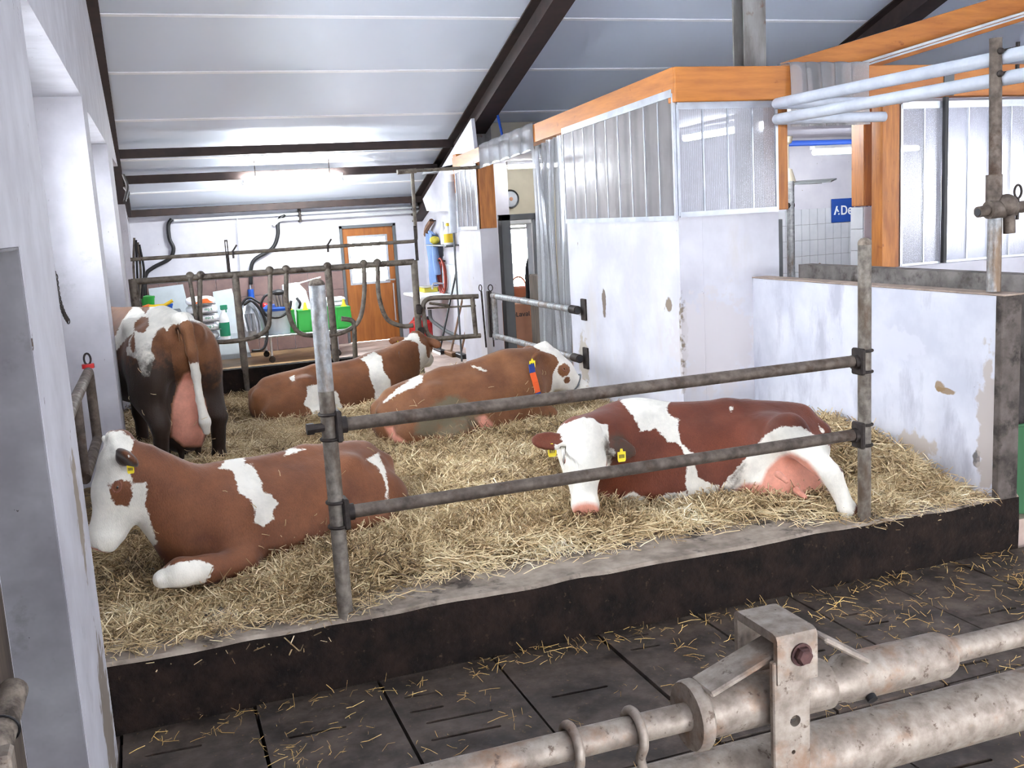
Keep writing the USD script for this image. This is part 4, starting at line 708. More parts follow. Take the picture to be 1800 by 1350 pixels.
t = thing('rolled_strip', 'grey rolled plastic tube on the far corner of the white pillar', 'pipe', (4.14, 13.85, 2.05)); obj('tube', cyl((4.13, 13.84, 2.06), (4.13, 13.84, 2.78), .055, 16), 'pvc_pipe', t); obj('cap', cyl((4.13, 13.84, 2.76), (4.13, 13.84, 2.86), .07, 16), 'plastic_white', t); obj('rod', cyl((4.13, 13.84, .24), (4.13, 13.84, 2.07), .014, 8), 'lead_grey', t)
# ---------------------------------------------------------------- seen through the doorway
c = at(896, 350, Y=YC); t = thing('round_lamp', 'round wall lamp with a black ring above the inner door', 'lamp', (c[0], YC-.1, c[2]-.17))
obj('ring', lathe([(.115, 0), (.135, 0), (.14, .03), (.13, .05), (.115, .045)], (c[0], YC, c[2]), 28, (0, -1, 0)), 'black_rubber', t); obj('glass', lathe([(.117, .0), (.117, .03), (.08, .055), (.03, .065), (0, .067)], (c[0], YC, c[2]), 24, (0, -1, 0)), 'clock_face', t); obj('bulb', ball((c[0], YC-.062, c[2]), (.03, .012, .03)), 'cardboard', t)
t = thing('worktop_cupboard', 'low dark cupboard under the bright inner window', 'cupboard', (5.9, 16.2, .16)); obj('carcase', bx((5.45, 15.6, .16), (7.0, 16.5, .87), .006), 'mauve_tile', t); obj('top', bx((5.42, 15.55, .87), (7.05, 16.55, .91), .006), 'lead_grey', t)
c = at(912, 515, Y=15.9); t = thing('wicker_basket', 'brown wicker basket in front of the bright inner window', 'basket', (c[0], 15.9, .91)); obj('basket_body', lathe([(0, 0), (.12, 0), (.15, .15), (.155, .16), (.14, .16), (.11, .02)], (c[0]-.0, 15.9, .912), 20), 'wicker', t); obj('handle', tube([(c[0]+.13*math.cos(a), 15.9, 1.07+.17*math.sin(a)) for a in np.linspace(0, 3.14, 16)], .012, 8), 'wicker', t, True)
c = at(930, 490, Y=14.68); t = thing('dark_coat', 'black coat hanging in the inner doorway', 'coat', (c[0]+.05, 14.75, .93)); obj('cloth', tube(curve([(c[0]+.13, 14.78, 1.75), (c[0]+.09, 14.78, 1.5), (c[0]+.08, 14.78, 1.2), (c[0]+.08, 14.78, .93)], 14), [.02, .03, .05, .07, .085, .095, .10, .105, .10, .10, .10, .105, .1][:13], 12), 'coat_black', t, True); obj('hanger', cyl((c[0]+.13, 14.68, 1.78), (c[0]+.13, 14.9, 1.78), .01, 6), 'clamp_iron', t)
t = thing('cardboard_box', 'printed cardboard box standing on the floor inside the doorway', 'box', (5.0, 13.5, .16))
b0 = at(903, 535, Y=13.3); b1 = at(945, 600, Y=13.3); obj('carton', bx((b0[0]-.02, 13.3, .163), (b1[0]+.16, 13.74, b0[2]), .006), 'cardboard', t); tm = meshkit.text_mesh('DeLaval', .06, .002, True); tm.vertices = np.stack([tm.vertices[:, 0]+b0[0]-.085, 13.298-tm.vertices[:, 2], tm.vertices[:, 1]+at(905, 557, Y=13.3)[2]], 1)
tm = trimesh.Trimesh(tm.vertices, tm.faces, process=False); obj('print', tm, 'print_black', t, False); obj('tape', bx((b0[0]-.02, 13.297, .36), (b1[0]+.16, 13.3, .39)), 'leather_brown', t, False)
# ---------------------------------------------------------------- seen through the front opening
sA = at(1462, 350, Y=YT-.03); t = thing('parlour_sign', 'blue sign with white lettering on the tiled wall', 'sign', (sA[0]+.35, YT-.03, sA[2]-.31)); zs = sA[2]-.31
obj('plate', bx((sA[0], YT-.03, zs), (sA[0]+1.0, YT-.016, sA[2]), .003), 'sign_blue', t)
tm = meshkit.text_mesh('DeLaval', .115, .003, True); tm.vertices = np.stack([tm.vertices[:, 0]+sA[0]+.135, YT-.031-tm.vertices[:, 2], tm.vertices[:, 1]+zs+.10], 1); obj('lettering', tm, 'sign_white', t, False)
lg = cat_([prism(Polygon(p), YT-.034, YT-.031, 'xz') for p in ([(sA[0]+.03, zs+.10), (sA[0]+.07, zs+.215), (sA[0]+.095, zs+.215), (sA[0]+.055, zs+.10)], [(sA[0]+.085, zs+.185), (sA[0]+.115, zs+.14), (sA[0]+.092, zs+.135), (sA[0]+.075, zs+.16)], [(sA[0]+.10, zs+.12), (sA[0]+.125, zs+.12), (sA[0]+.12, zs+.098), (sA[0]+.10, zs+.1)])])
obj('emblem', lg, 'sign_white', t, False)
c = at(1430, 268, Y=10.2); e = at(1497, 258, Y=10.2)
t = thing('fluorescent_lamp', 'lit fluorescent tube lamp inside the tiled parlour', 'lamp', (c[0]+.7, 10.2, c[2])); obj('tube', tube([(c[0], 10.2, c[2]), (c[0]+1.5, 10.2, c[2])], .03, 12), 'tube_light_small', t); obj('housing', bx((c[0]-.02, 10.15, c[2]+.035), (c[0]+1.52, 10.25, c[2]+.075), .006), 'lamp_white', t)
t = thing('fluorescent_lamp', 'unseen fluorescent lamp added in the parlour to light the front screen', 'lamp', (5.6, 9.2, 2.9)); obj('tube', tube([(5.6, 8.4, 2.97), (5.6, 9.9, 2.97)], .03, 12), 'added_side_light', t); obj('housing', bx((5.55, 8.38, 3.0), (5.65, 9.92, 3.05), .006), 'lamp_white', t)  # out of view, added to brighten the front plastic screen
a = at(1378, 252, Y=10.8); b = at(1497, 253, Y=10.8); obj('air_line', cyl((a[0]-.5, 10.8, a[2]), (b[0]+3, 10.8, b[2]), .035, 10), 'cable_blue', label='dark blue pipe across the ceiling of the tiled parlour', cat='pipe')
c = at(1384, 320, Y=9.2); t = thing('ceiling_fan', 'white ceiling fan hanging in the front opening', 'fan', (c[0], 9.2, c[2])); obj('motor', lathe([(0, -.05), (.07, -.05), (.09, 0), (.05, .13), (.02, .14), (.02, .38), (.05, .40), (.06, .46), (.0, .47)], (c[0], 9.2, c[2]), 18), 'cream_wall', t)
for k in range(4): a = .35+k*math.pi/2; R = np.array([math.cos(a), math.sin(a)]); Q = np.array([-R[1], R[0]]); obj('blade', hullpts([(c[0]+R[0]*r_+Q[0]*s*w, 9.2+R[1]*r_+Q[1]*s*w, c[2]-.02+zz+s*.012) for r_, w in ((.08, .03), (.3, .06), (.55, .05)) for s in (-1, 1) for zz in (0, .014)]), 'lead_grey', t, False)
t = thing('milking_stand', 'grey steel upright with fittings inside the front opening', 'frame', (5.75, 9.0, .2)); c = at(1390, 420, Y=9.0); obj('upright', cyl((c[0], 9, .2), (c[0], 9, 2.45), .04, 12), 'steel_galvanised', t); obj('arm', cyl((c[0]-.4, 9, at(1390, 361, Y=9)[2]), (c[0]+.03, 9, at(1390, 361, Y=9)[2]), .035, 10), 'clamp_iron', t); obj('side_plate', bx((c[0]-.35, 9.02, .5), (c[0]-.08, 9.06, at(1380, 385, Y=9)[2]), .006), 'lead_grey', t)
c = at(1441, 488, Y=10.5); t = thing('drain_valve', 'brown valve with a wheel low on the parlour rail', 'valve', (c[0], 10.5, c[2]-.1)); obj('body', lathe([(0, -.25), (.12, -.22), (.1, -.02), (.03, .0), (.03, .14), (.05, .15), (0, .18)], (c[0], 10.5, c[2]), 16), 'leather_brown', t); obj('pipe', cyl((c[0]-.3, 10.5, c[2]-.06), (c[0]+.3, 10.5, c[2]-.06), .03, 10), 'wood_handle', t)
obj('valve_stand', cyl((c[0], 10.5, .16), (c[0], 10.5, c[2]-.2), .03, 10), 'clamp_iron', t)
t = thing('fluorescent_lamp', 'unseen fluorescent lamp added to light the inner corridor', 'lamp', (5.3, 13.2, 2.8)); obj('tube', tube([(4.8, 13.3, 2.9), (6.0, 13.3, 2.9)], .025, 12), 'tube_light_small', t); obj('housing', bx((4.78, 13.27, 2.93), (6.02, 13.33, 2.98), .006), 'lamp_white', t)  # out of view, added because the corridor came out too dark
c = at(1795, 900, Y=4.95); t = thing('green_sheet', 'dark green tarpaulin behind the end of the low wall at the right edge', 'tarpaulin', (c[0]+.5, 4.95, 0)); 
def f(u, v): return np.stack([5.05+u*1.1, 4.97+.03*np.sin(u*14), .0+v*.75], -1)
obj('sheet', grid_sheet(f, 24, 4, .006), 'curtain_green', t, True); obj('hem', cyl((5.05, 4.97, .76), (6.15, 4.97, .76), .012, 8), 'curtain_green', t)
# ---------------------------------------------------------------- cattle: one smooth surface each, from a signed distance field
def smin(a, b, k):
    h = np.maximum(k-np.abs(a-b), 0)/k; return np.minimum(a, b)-h*h*k*.25
class Field:
    def __init__(s): s.p = []
    def cone(s, a, b, ra, rb, k=.06): s.p.append(('c', np.array(a, float), np.array(b, float), ra, rb, k)); return s
    def ell(s, c, r, k=.06, R=None): s.p.append(('e', np.array(c, float), np.array(r, float), np.eye(3) if R is None else np.asarray(R, float), 0, k)); return s
    def cut(s, c, r, k=.02, R=None): s.p.append(('x', np.array(c, float), np.array(r, float), np.eye(3) if R is None else np.asarray(R, float), 0, k)); return s
    def moved(s, T, sc=1.0):
        o = Field(); A = T[:3, :3]; t = T[:3, 3]
        for q in s.p:
            if q[0] == 'c': o.p.append(('c', A@(q[1]*sc)+t, A@(q[2]*sc)+t, q[3]*sc, q[4]*sc, q[5]*sc))
            else: o.p.append((q[0], A@(q[1]*sc)+t, q[2]*sc, A@q[3], 0, q[5]*sc))
        return o
    def bounds(s):
        lo = [np.minimum(q[1], q[2])-max(q[3], q[4]) if q[0] == 'c' else q[1]-q[2].max() for q in s.p if q[0] != 'x']; hi = [np.maximum(q[1], q[2])+max(q[3], q[4]) if q[0] == 'c' else q[1]+q[2].max() for q in s.p if q[0] != 'x']
        return np.min(lo, 0)-.05, np.max(hi, 0)+.05
    def mesh(s, h):
        lo, hi = s.bounds(); n = np.ceil((hi-lo)/h).astype(int)+1
        ax = [lo[i]+h*np.arange(n[i]) for i in range(3)]; f = np.full(n, 1.0, np.float32)
        for q in s.p:
            if q[0] == 'c': a, b = np.minimum(q[1], q[2])-max(q[3], q[4]), np.maximum(q[1], q[2])+max(q[3], q[4])
            else: a, b = q[1]-q[2].max(), q[1]+q[2].max()
            m = q[5]+3*h; i0 = np.maximum(((a-m-lo)/h).astype(int), 0); i1 = np.minimum(((b+m-lo)/h).astype(int)+2, n)
            if (i1 <= i0).any(): continue
            sl = tuple(slice(*z) for z in zip(i0, i1)); X, Y, Z = np.meshgrid(*(ax[i][sl[i]] for i in range(3)), indexing='ij', sparse=True)
            if q[0] == 'c':
                ba = q[2]-q[1]; L = max(ba@ba, 1e-9); t = np.clip(((X-q[1][0])*ba[0]+(Y-q[1][1])*ba[1]+(Z-q[1][2])*ba[2])/L, 0, 1)
                d = np.sqrt((X-q[1][0]-t*ba[0])**2+(Y-q[1][1]-t*ba[1])**2+(Z-q[1][2]-t*ba[2])**2)-(q[3]+(q[4]-q[3])*t)
            else:
                R = q[3]; u = [(X-q[1][0])*R[0, i]+(Y-q[1][1])*R[1, i]+(Z-q[1][2])*R[2, i] for i in range(3)]
                k0 = np.sqrt(sum((u[i]/q[2][i])**2 for i in range(3)))+1e-9; k1 = np.sqrt(sum((u[i]/q[2][i]**2)**2 for i in range(3)))+1e-9
                d = k0*(k0-1)/k1
            f[sl] = -smin(-f[sl], d, q[5]) if q[0] == 'x' else smin(f[sl], d, q[5])
        return surface_net(f, lo, h)
def surface_net(f, lo, h):
    ins = f < 0; c = np.zeros(np.array(f.shape)-1, np.int8)
    for o in np.ndindex(2, 2, 2): c += ins[tuple(slice(q, f.shape[i]-1+q) for i, q in enumerate(o))]
    cells = np.argwhere((c > 0) & (c < 8)); idx = np.full(c.shape, -1, np.int64); idx[tuple(cells.T)] = np.arange(len(cells))
    acc = np.zeros((len(cells), 3)); cnt = np.zeros(len(cells)); C = {}
    for o in np.ndindex(2, 2, 2): C[o] = f[tuple((cells+o).T)]
    for o in C:
        for k in range(3):
            if o[k]: continue
            p = tuple(1 if i == k else o[i] for i in range(3)); a, b = C[o], C[p]; m = (a < 0) != (b < 0)
            t = a[m]/(a[m]-b[m]); pt = np.tile(np.array(o, float), (m.sum(), 1)); pt[:, k] += t; acc[m] += pt; cnt[m] += 1
    v = lo+h*(cells+acc/cnt[:, None]); faces = []
    for k in range(3):
        a, b = (k+1) % 3, (k+2) % 3; s0 = [slice(None)]*3; s1 = [slice(None)]*3; s0[k] = slice(0, -1); s1[k] = slice(1, None)
        e = np.argwhere(ins[tuple(s0)] != ins[tuple(s1)]); e = e[(e[:, a] > 0) & (e[:, b] > 0) & (e[:, a] < c.shape[a]) & (e[:, b] < c.shape[b])]
        def at_(da, db): q = e.copy(); q[:, a] -= da; q[:, b] -= db; return idx[tuple(q.T)]
        quad = np.stack([at_(1, 1), at_(0, 1), at_(0, 0), at_(1, 0)], 1); flip = ~ins[tuple(e.T)]; quad[flip] = quad[flip][:, ::-1]
        faces += [quad[:, [0, 1, 2]], quad[:, [0, 2, 3]]]
    m = trimesh.Trimesh(v, np.vstack(faces), process=False); trimesh.smoothing.filter_taubin(m, iterations=4); return m
def head_field(ears=((.02, .13, -.03), (.02, -.13, -.03)), eardir=((-.12, .95, .05), (-.12, -.95, .05)), eartwist=(1.15, 1.15), poll=1.0, esize=1.0):
    "cow head: x from the poll to the muzzle, z up out of the forehead, y to its left"
    F_ = Field()
    F_.ell((.05, 0, -.05), (.12, .115, .10), .05).cone((.07, 0, -.06), (.20, 0, -.065), .112, .108, .05).ell((.17, 0, -.05), (.12, .12, .07), .04)
    F_.cone((.2, 0, -.075), (.42, 0, -.085), .098, .070, .05).ell((.45, 0, -.09), (.07, .088, .075), .04).ell((.47, 0, -.135), (.045, .06, .04), .03)
    for s in (-1, 1):
        F_.ell((.165, s*.10, -.055), (.055, .035, .045), .03).ell((.13, s*.06, -.15), (.12, .055, .10), .05).cone((.08, s*.05, -.20), (.40, s*.02, -.145), .065, .045, .05)
        F_.ell((.485, s*.05, -.085), (.03, .028, .035), .02)
    F_.ell((-.035, 0, -.015), (.075, .085*poll, .065), .03)
    for a, b, c in ((-.05, .03, .045), (-.02, -.045, .04), (.015, .035, .035), (-.055, -.02, .05), (.03, -.015, .03), (-.02, .065, .02), (-.03, -.07, .015)): F_.ell((a, b, c-.01), (.032, .028, .026), .02)
    for (e, d, tw) in zip(ears, eardir, eartwist):
        e, d = np.array(e), np.array(d)/np.linalg.norm(d); fx = np.array([math.sin(tw), 0, math.cos(tw)]); n = fx-d*(fx@d); n /= np.linalg.norm(n); b = np.cross(n, d); R = np.stack([d, b, n], 1)
        z_ = esize; F_.ell(e+d*.125*z_, (.125*z_, .066*z_, .026), .018, R).cone(e-d*.02, e+d*.05, .042, .036, .03).cut(e+d*.14*z_+n*.034, (.085*z_, .045*z_, .022), .012, R)
    for s in (-1, 1): F_.cut((.518, s*.046, -.078), (.026, .019, .020), .012)
    return F_
def frame(x, z):
    "matrix whose first axis is x and whose third lies towards z"
    x = np.array(x, float)/np.linalg.norm(x); z = np.array(z, float); z = z-x*(z@x); z /= np.linalg.norm(z); return np.stack([x, np.cross(z, x), z], 1)
def Tm(R, t):
    T = np.eye(4); T[:3, :3] = R; T[:3, 3] = t; return T
def lying(side=1, hind=True, fore=True, vz=1.0):
    "a cow lying on its brisket: x forwards, y left, ground at z = 0; side: where the folded legs show"
    q = Field(); s = side
    q.ell((.40, 0, .36), (.42, .29, .37), .1).ell((.02, 0, .34), (.55, .40, .365), .12).ell((-.36, 0, .38), (.42, .34, .32), .12).ell((-.64, 0, .36), (.28, .27, .29), .1)
    q.cone((.45, 0, .67), (-.2, 0, .655), .06, .05, .12).cone((-.2, 0, .655), (-.72, 0, .59), .05, .05, .1).ell((.48, 0, .66), (.22, .08, .08), .1)
    for w in (-1, 1):
        q.ell((-.40, w*.22, .585), (.09, .06, .06), .08).ell((-.82, w*.09, .49), (.07, .055, .06), .06).ell((.47, w*.21, .36), (.20, .11, .27), .08).ell((-.52, w*.27, .26), (.33, .15, .24), .08)
        if hind: q.cone((-.28, w*.40, .22), (-.66, w*.42, .10), .12, .07, .06).cone((-.66, w*.42, .10), (-.30, w*.48, .06), .062, .05, .04).cone((-.30, w*.48, .06), (-.2, w*.49, .05), .055, .045, .03)
        if fore: q.cone((.40, w*.22, .22), (.70, w*.22, .12), .11, .085, .06).cone((.70, w*.22, .12), (.42, w*.19, .06), .075, .05, .04)
    q.ell((.64, 0, .26), (.20, .17, .22), .08).ell((.05, 0, .20), (.5, .42, .2), .1)
    q.p = [('c', p[1]*(1, 1, vz), p[2]*(1, 1, vz), *p[3:]) if p[0] == 'c' else (p[0], p[1]*(1, 1, vz), p[2]*(1, 1, vz), *p[3:]) for p in q.p]
    return q
def pix_sd(V, poly):
    "signed distance (metres, at the vertex) of each vertex to an outline seen in the photograph"
    p = px(V); z = (V-CAM)@FW; P = np.array(poly, float); Q = np.roll(P, -1, 0); d = np.full(len(V), 1e9); ins = np.zeros(len(V), bool)
    for a, b in zip(P, Q):
        e = b-a; w = p-a; t = np.clip((w@e)/max(e@e, 1e-9), 0, 1); d = np.minimum(d, np.linalg.norm(w-t[:, None]*e, axis=1))
        c = ((a[1] <= p[:, 1]) & (b[1] > p[:, 1])) | ((b[1] <= p[:, 1]) & (a[1] > p[:, 1])); ins ^= c & (p[:, 0] < a[0]+(p[:, 1]-a[1])*e[0]/(e[1] if abs(e[1]) > 1e-9 else 1e-9))
    return np.where(ins, d, -d)*z/FPX
def sph(V, c, r): return r-np.linalg.norm((V-np.asarray(c))/1.0, axis=1)
def from_crop(x0, y0, k): return lambda pts: [(x0+x/k, y0+y/k) for x, y in pts]
def enc(sd): return np.clip(.5+np.asarray(sd)/.16, 0, 1)
def coat(name, b1, b2, dirt, pink=(222, 152, 130), white=(232, 226, 214)):
    n = {'a': ('attribute', {'attribute': 'coat'}), 's': ('separate_color', {}), 'g': ('geometry', {}), 'n': ('noise_texture', {'scale': 38., 'detail': 6., 'roughness': .7}), 'n2': ('noise_texture', {'scale': 3.5, 'detail': 6., 'roughness': .65}),
         'm': ('mapping', {'scale': (1, 1, .35)}), 'n3': ('noise_texture', {'scale': 190., 'detail': 3.}), 'n4': ('noise_texture', {'scale': 11., 'detail': 6., 'roughness': .7}),
         'br': ('rgb_ramp', {'ramp': [(.32, lin(b2)), (.66, lin(b1))]}), 'wr': ('rgb_ramp', {'ramp': [(.35, lin(tuple(.86*x for x in white))), (.6, lin(white))]}), 'pr': ('rgb_ramp', {'ramp': [(.35, lin(tuple(.88*x for x in pink))), (.65, lin(pink))]}),
         'hs': ('mix_color', {'blend_type': 'multiply', 'fac': .35}), 'hr': ('rgb_ramp', {'ramp': [(.3, (.55, .55, .55)), (.7, (1.25, 1.25, 1.25))]}),
         'm5': ('mapping', {'scale': (1, 1, .3)}), 'n5': ('noise_texture', {'scale': 13., 'detail': 3.}), 'b5': ('bump', {'strength': .5, 'distance': .012}), 'b': ('bump', {'strength': .45, 'distance': .006}), 'p': ('principled_bsdf', {'roughness': .62, 'specular_ior_level': .3, 'sheen_weight': .12, 'sheen_roughness': .4}),
         'xw': ('mix_color', {}), 'xp': ('mix_color', {}), 'xd': ('mix_color', {'b': lin(dirt)})}
    l = [('a.color', 's.color'), ('g.position', 'n.vector'), ('g.position', 'n2.vector'), ('g.position', 'm.vector'), ('m.vector', 'n3.vector'), ('g.position', 'n4.vector'), ('n2.fac', 'br.fac'), ('n2.fac', 'wr.fac'), ('n4.fac', 'pr.fac'),
         ('n3.fac', 'hr.fac'), ('br.color', 'hs.a'), ('hr.color', 'hs.b'), ('n3.fac', 'b.height'), ('b.normal', 'p.normal'), ('g.position', 'm5.vector'), ('m5.vector', 'n5.vector'), ('n5.fac', 'b5.height'), ('b5.normal', 'b.normal')]
    for ch, out, amp, a, b, nz in (('r', 'xw', .34, .48, .53, 'n'), ('g', 'xp', .10, .44, .60, 'n'), ('b', 'xd', .75, .42, .66, 'n4')):
        n |= {ch+'1': ('math', {'math_type': 'multiply_add', 'value2': amp, 'value3': -amp/2}), ch+'2': ('math', {'math_type': 'add'}), ch+'3': ('map_range', {'from_min': a, 'from_max': b, 'to_min': 0., 'to_max': 1. if ch != 'b' else .93, 'clamp': True})}
        l += [(nz+'.fac', ch+'1.value1'), ('s.'+ch, ch+'2.value1'), (ch+'1.value', ch+'2.value2'), (ch+'2.value', ch+'3.value'), (ch+'3.result', out+'.fac')]
    l += [('hs.result', 'xw.a'), ('wr.color', 'xw.b'), ('xw.result', 'xp.a'), ('pr.color', 'xp.b'), ('xp.result', 'xd.a'), ('xd.result', 'p.base_color')]
    MATS[name] = usdkit.material(stage, '/World/Looks/'+name, n, l, surface='p.BSDF')
coat('coat_near_left', (128, 79, 50), (96, 56, 36), (56, 42, 34)); coat('coat_front', (112, 56, 36), (86, 41, 26), (70, 56, 46)); coat('coat_middle', (136, 90, 56), (106, 64, 40), (104, 95, 74))
coat('coat_back', (134, 85, 50), (104, 62, 37), (80, 64, 50)); coat('coat_standing', (128, 84, 52), (98, 60, 37), (40, 32, 27))
flat('pink_skin', (214, 150, 138), .5); flat('hoof_horn', (84, 70, 58), .6); flat('lid_brown', (120, 72, 54), .6)
H = globals().get('H_OVERRIDE', .0125)
def eye(t, T, s, sc, lid='lid_brown'):
    c = (T@np.array([.168*sc, s*.125*sc, -.05*sc, 1]))[:3]; n = T[:3, :3]@np.array([0, s, .25]); n /= np.linalg.norm(n); R = frame(T[:3, 0], n)
    e = trimesh.creation.icosphere(2, 1.0); e.vertices = e.vertices*(.024*sc, .017*sc, .014*sc)@R.T+c; E_ = obj('eye', e, 'eye_black', t, True)
    for q in (-1, 1): obj('eyelid', tube([c+R@np.array([.028*sc*math.cos(a), q*.019*sc*math.sin(a), .008*sc]) for a in np.linspace(0, math.pi, 9)], .006*sc, 6), lid, E_, True)
def tag_(t, c, n, up=(0, 0, 1), w=.055, h=.065):
    R = frame(n, up); P = Polygon([(-w/2, 0), (w/2, 0), (w/2, -h*.8), (w*.4, -h), (-w*.4, -h), (-w/2, -h*.8)]).union(Polygon([(-w*.2, 0), (w*.2, 0), (w*.13, h*.3), (-w*.13, h*.3)]))
    m = trimesh.creation.extrude_polygon(P, .004, engine='earcut'); V = np.array(m.vertices); m.vertices = np.array(c)+V[:, :1]*R[:, 1]+V[:, 1:2]*R[:, 2]+(V[:, 2:]+.004)*R[:, 0]; k = obj('ear_tag', m, 'tag_yellow', t, False)
    b = cat_([bx((-w*.32+i*w*.14, -h*.62, .006), (-w*.32+i*w*.14+w*.06, -h*.28, .0115)) for i in range(5)]); V = np.array(b.vertices); b.vertices = np.array(c)+V[:, :1]*R[:, 1]+V[:, 1:2]*R[:, 2]+V[:, 2:]*R[:, 0]; obj('tag_print', b, 'print_black', k, False)
HEADS, COWS = {}, {}
def cow(key, label, O, ang, sc, body, poll, nose, hup, mat, paint, hsc=1.0, hk={}, neck=(.24, .15), extra=None, tilt=0.0, neckfrom=(.52, 0, .50), throat=True, pitch=0.0, nend=(.0, 0, -.145)):
    c, s = math.cos(ang), math.sin(ang); cp_, sp_ = math.cos(pitch), math.sin(pitch); R = np.array([[c, -s, 0], [s, c, 0], [0, 0, 1.]])@np.array([[cp_, 0, -sp_], [0, 1, 0], [sp_, 0, cp_]])@np.array([[1, 0, 0], [0, math.cos(tilt), -math.sin(tilt)], [0, math.sin(tilt), math.cos(tilt)]])
    T = Tm(R, O); f = body.moved(T, sc); L = lambda p: R@(np.array(p, float)*sc)+O
    poll, nose = np.array(poll, float), np.array(nose, float); Hd = Tm(frame(nose-poll, hup), poll); hf = head_field(**hk).moved(Hd, hsc); hp = lambda p: (Hd@np.array([*(np.array(p)*hsc), 1]))[:3]
    f.cone(L(neckfrom), hp(nend), neck[0]*sc, neck[1]*hsc, .1)
    if throat: f.cone(L((neckfrom[0]+.10, 0, neckfrom[2]-.22)), hp((.10, 0, -.19)), neck[0]*.7*sc, .085*hsc, .1)
    if extra: extra(f, L, hp)
    f.p += hf.p
    m = f.mesh(H); V, N = np.array(m.vertices), np.array(m.vertex_normals)
    W, P_, D = paint(V, N, L, hp, Hd, hsc)
    t = thing('cow', label, 'cow', (O[0], O[1], V[:, 2].min()))
    obj('body', m, mat, t, True, vc={'coat': np.stack([enc(W), enc(P_), enc(D)], 1)})
    for s_ in (-1, 1): eye(t, Hd, s_, hsc)
    COWS[key] = m; HEADS[key] = Hd
    return t, L, hp, Hd
def head_sd(V, Hd, hsc, back=-.12):
    "how far a vertex lies inside the head (negative on the neck)"
    q = (V-Hd[:3, 3])@Hd[:3, :3]/hsc; return q
U = np.maximum.reduce
def paint1(V, N, L, hp, Hd, hsc):
    g = from_crop(130, 700, 3); q = head_sd(V, Hd, hsc)
    W = U([pix_sd(V, g(p)) for p in ([(765, 370), (795, 325), (900, 308), (905, 350), (940, 345), (985, 430), (1000, 490), (1040, 510), (1080, 555), (1050, 600), (1055, 640), (995, 680), (945, 655), (955, 590), (925, 530), (870, 500), (855, 430), (835, 380)],
        [(1540, 325), (1605, 285), (1640, 370), (1660, 470), (1655, 545), (1645, 545), (1640, 440), (1600, 365)], [(1105, 300), (1130, 262), (1160, 262), (1220, 272), (1180, 285), (1120, 300)],
        [(380, 925), (560, 862), (650, 852), (738, 878), (722, 935), (650, 1005), (520, 1040), (380, 1030)],
        [(150, 180), (250, 170), (320, 220), (300, 300), (285, 320), (298, 400), (320, 445), (388, 445), (375, 560), (405, 650), (440, 770), (380, 790), (200, 830), (-120, 860), (-120, 560), (60, 380)])])
    W = np.minimum(W, -pix_sd(V, g([(180, 440), (185, 480), (230, 425), (300, 440), (305, 500), (290, 572), (225, 562), (195, 530)])))
    W = np.where(V[:, 0] > .05, np.minimum(W, pix_sd(V, g([(440, 250), (1800, 200), (1800, 1100), (440, 1100)]))), W) if 0 else W
    D = np.minimum(.06, .13-np.linalg.norm(V-hp((-.02, .23, -.03)), axis=1)); D = np.where(q[:, 1] > .15, D, -.1); W = np.where(D > -.02, -.1, W)
    P_ = .06-np.linalg.norm((V-hp((.52, 0, -.09))), axis=1)
    return W, P_, D
def paint2(V, N, L, hp, Hd, hsc):
    g = from_crop(900, 600, 2.769); q = head_sd(V, Hd, hsc)
    W = U([pix_sd(V, g(p)) for p in ([(530, 290), (560, 240), (760, 240), (785, 275), (755, 320), (760, 350), (815, 385), (805, 420), (825, 500), (880, 540), (890, 610), (905, 660), (960, 690), (1010, 700), (1000, 760), (860, 760), (845, 700), (850, 620), (840, 545), (800, 490), (760, 490), (700, 425), (625, 440), (600, 380), (560, 330)],
        [(505, 775), (590, 730), (660, 770), (665, 800), (650, 830), (550, 830)], [(680, 775), (760, 740), (850, 730), (860, 790), (690, 800)],
        [(1020, 705), (1100, 610), (1190, 505), (1240, 450), (1310, 413), (1400, 413), (1450, 440), (1540, 500), (1600, 620), (1680, 790), (1640, 900), (1500, 880), (1000, 800)],
        [(1490, 400), (1525, 440), (1505, 448)], [(1055, 322), (1078, 318), (1066, 352)])])
    hd = np.minimum(np.minimum(q[:, 0]+.075, .155-np.abs(q[:, 1])), q[:, 2]+.30); hd = np.where(q[:, 0] > .08, np.minimum(.08, .2-np.abs(q[:, 1])), hd); hd = np.where((q[:, 2] < -.24) | (q[:, 0] > .62), -.1, hd)
    W = np.maximum(np.where(np.abs(q[:, 0]-.2) < .4, np.where(np.linalg.norm(V-hp((.2, 0, -.08)), axis=1) < .42, hd, -.1), -.1), np.where(np.linalg.norm(V-hp((.2, 0, -.08)), axis=1) < .30, np.minimum(W, -.02), W))
    P_ = np.maximum(.098-np.linalg.norm((V-hp((.515, 0, -.085)))*(1, 1, 1.05), axis=1), pix_sd(V, g([(1080, 730), (1130, 690), (1210, 690), (1240, 620), (1300, 560), (1360, 540), (1440, 580), (1490, 640), (1560, 790), (1480, 800), (1300, 790), (1120, 760)])))
    er = 1 if hp((.05, .2, 0))[0] > hp((.05, -.2, 0))[0] else -1; De = np.minimum(.02, (.125-np.linalg.norm((q-np.array([.08, er*.225, -.055]))*(1.3, 1, .8), axis=1))*.6)
    D = np.maximum(De, .03-np.abs(pix_sd(V, g([(1000, 760), (1050, 690), (1130, 600), (1090, 690), (1040, 740)])))-.02)
    return W, P_, D
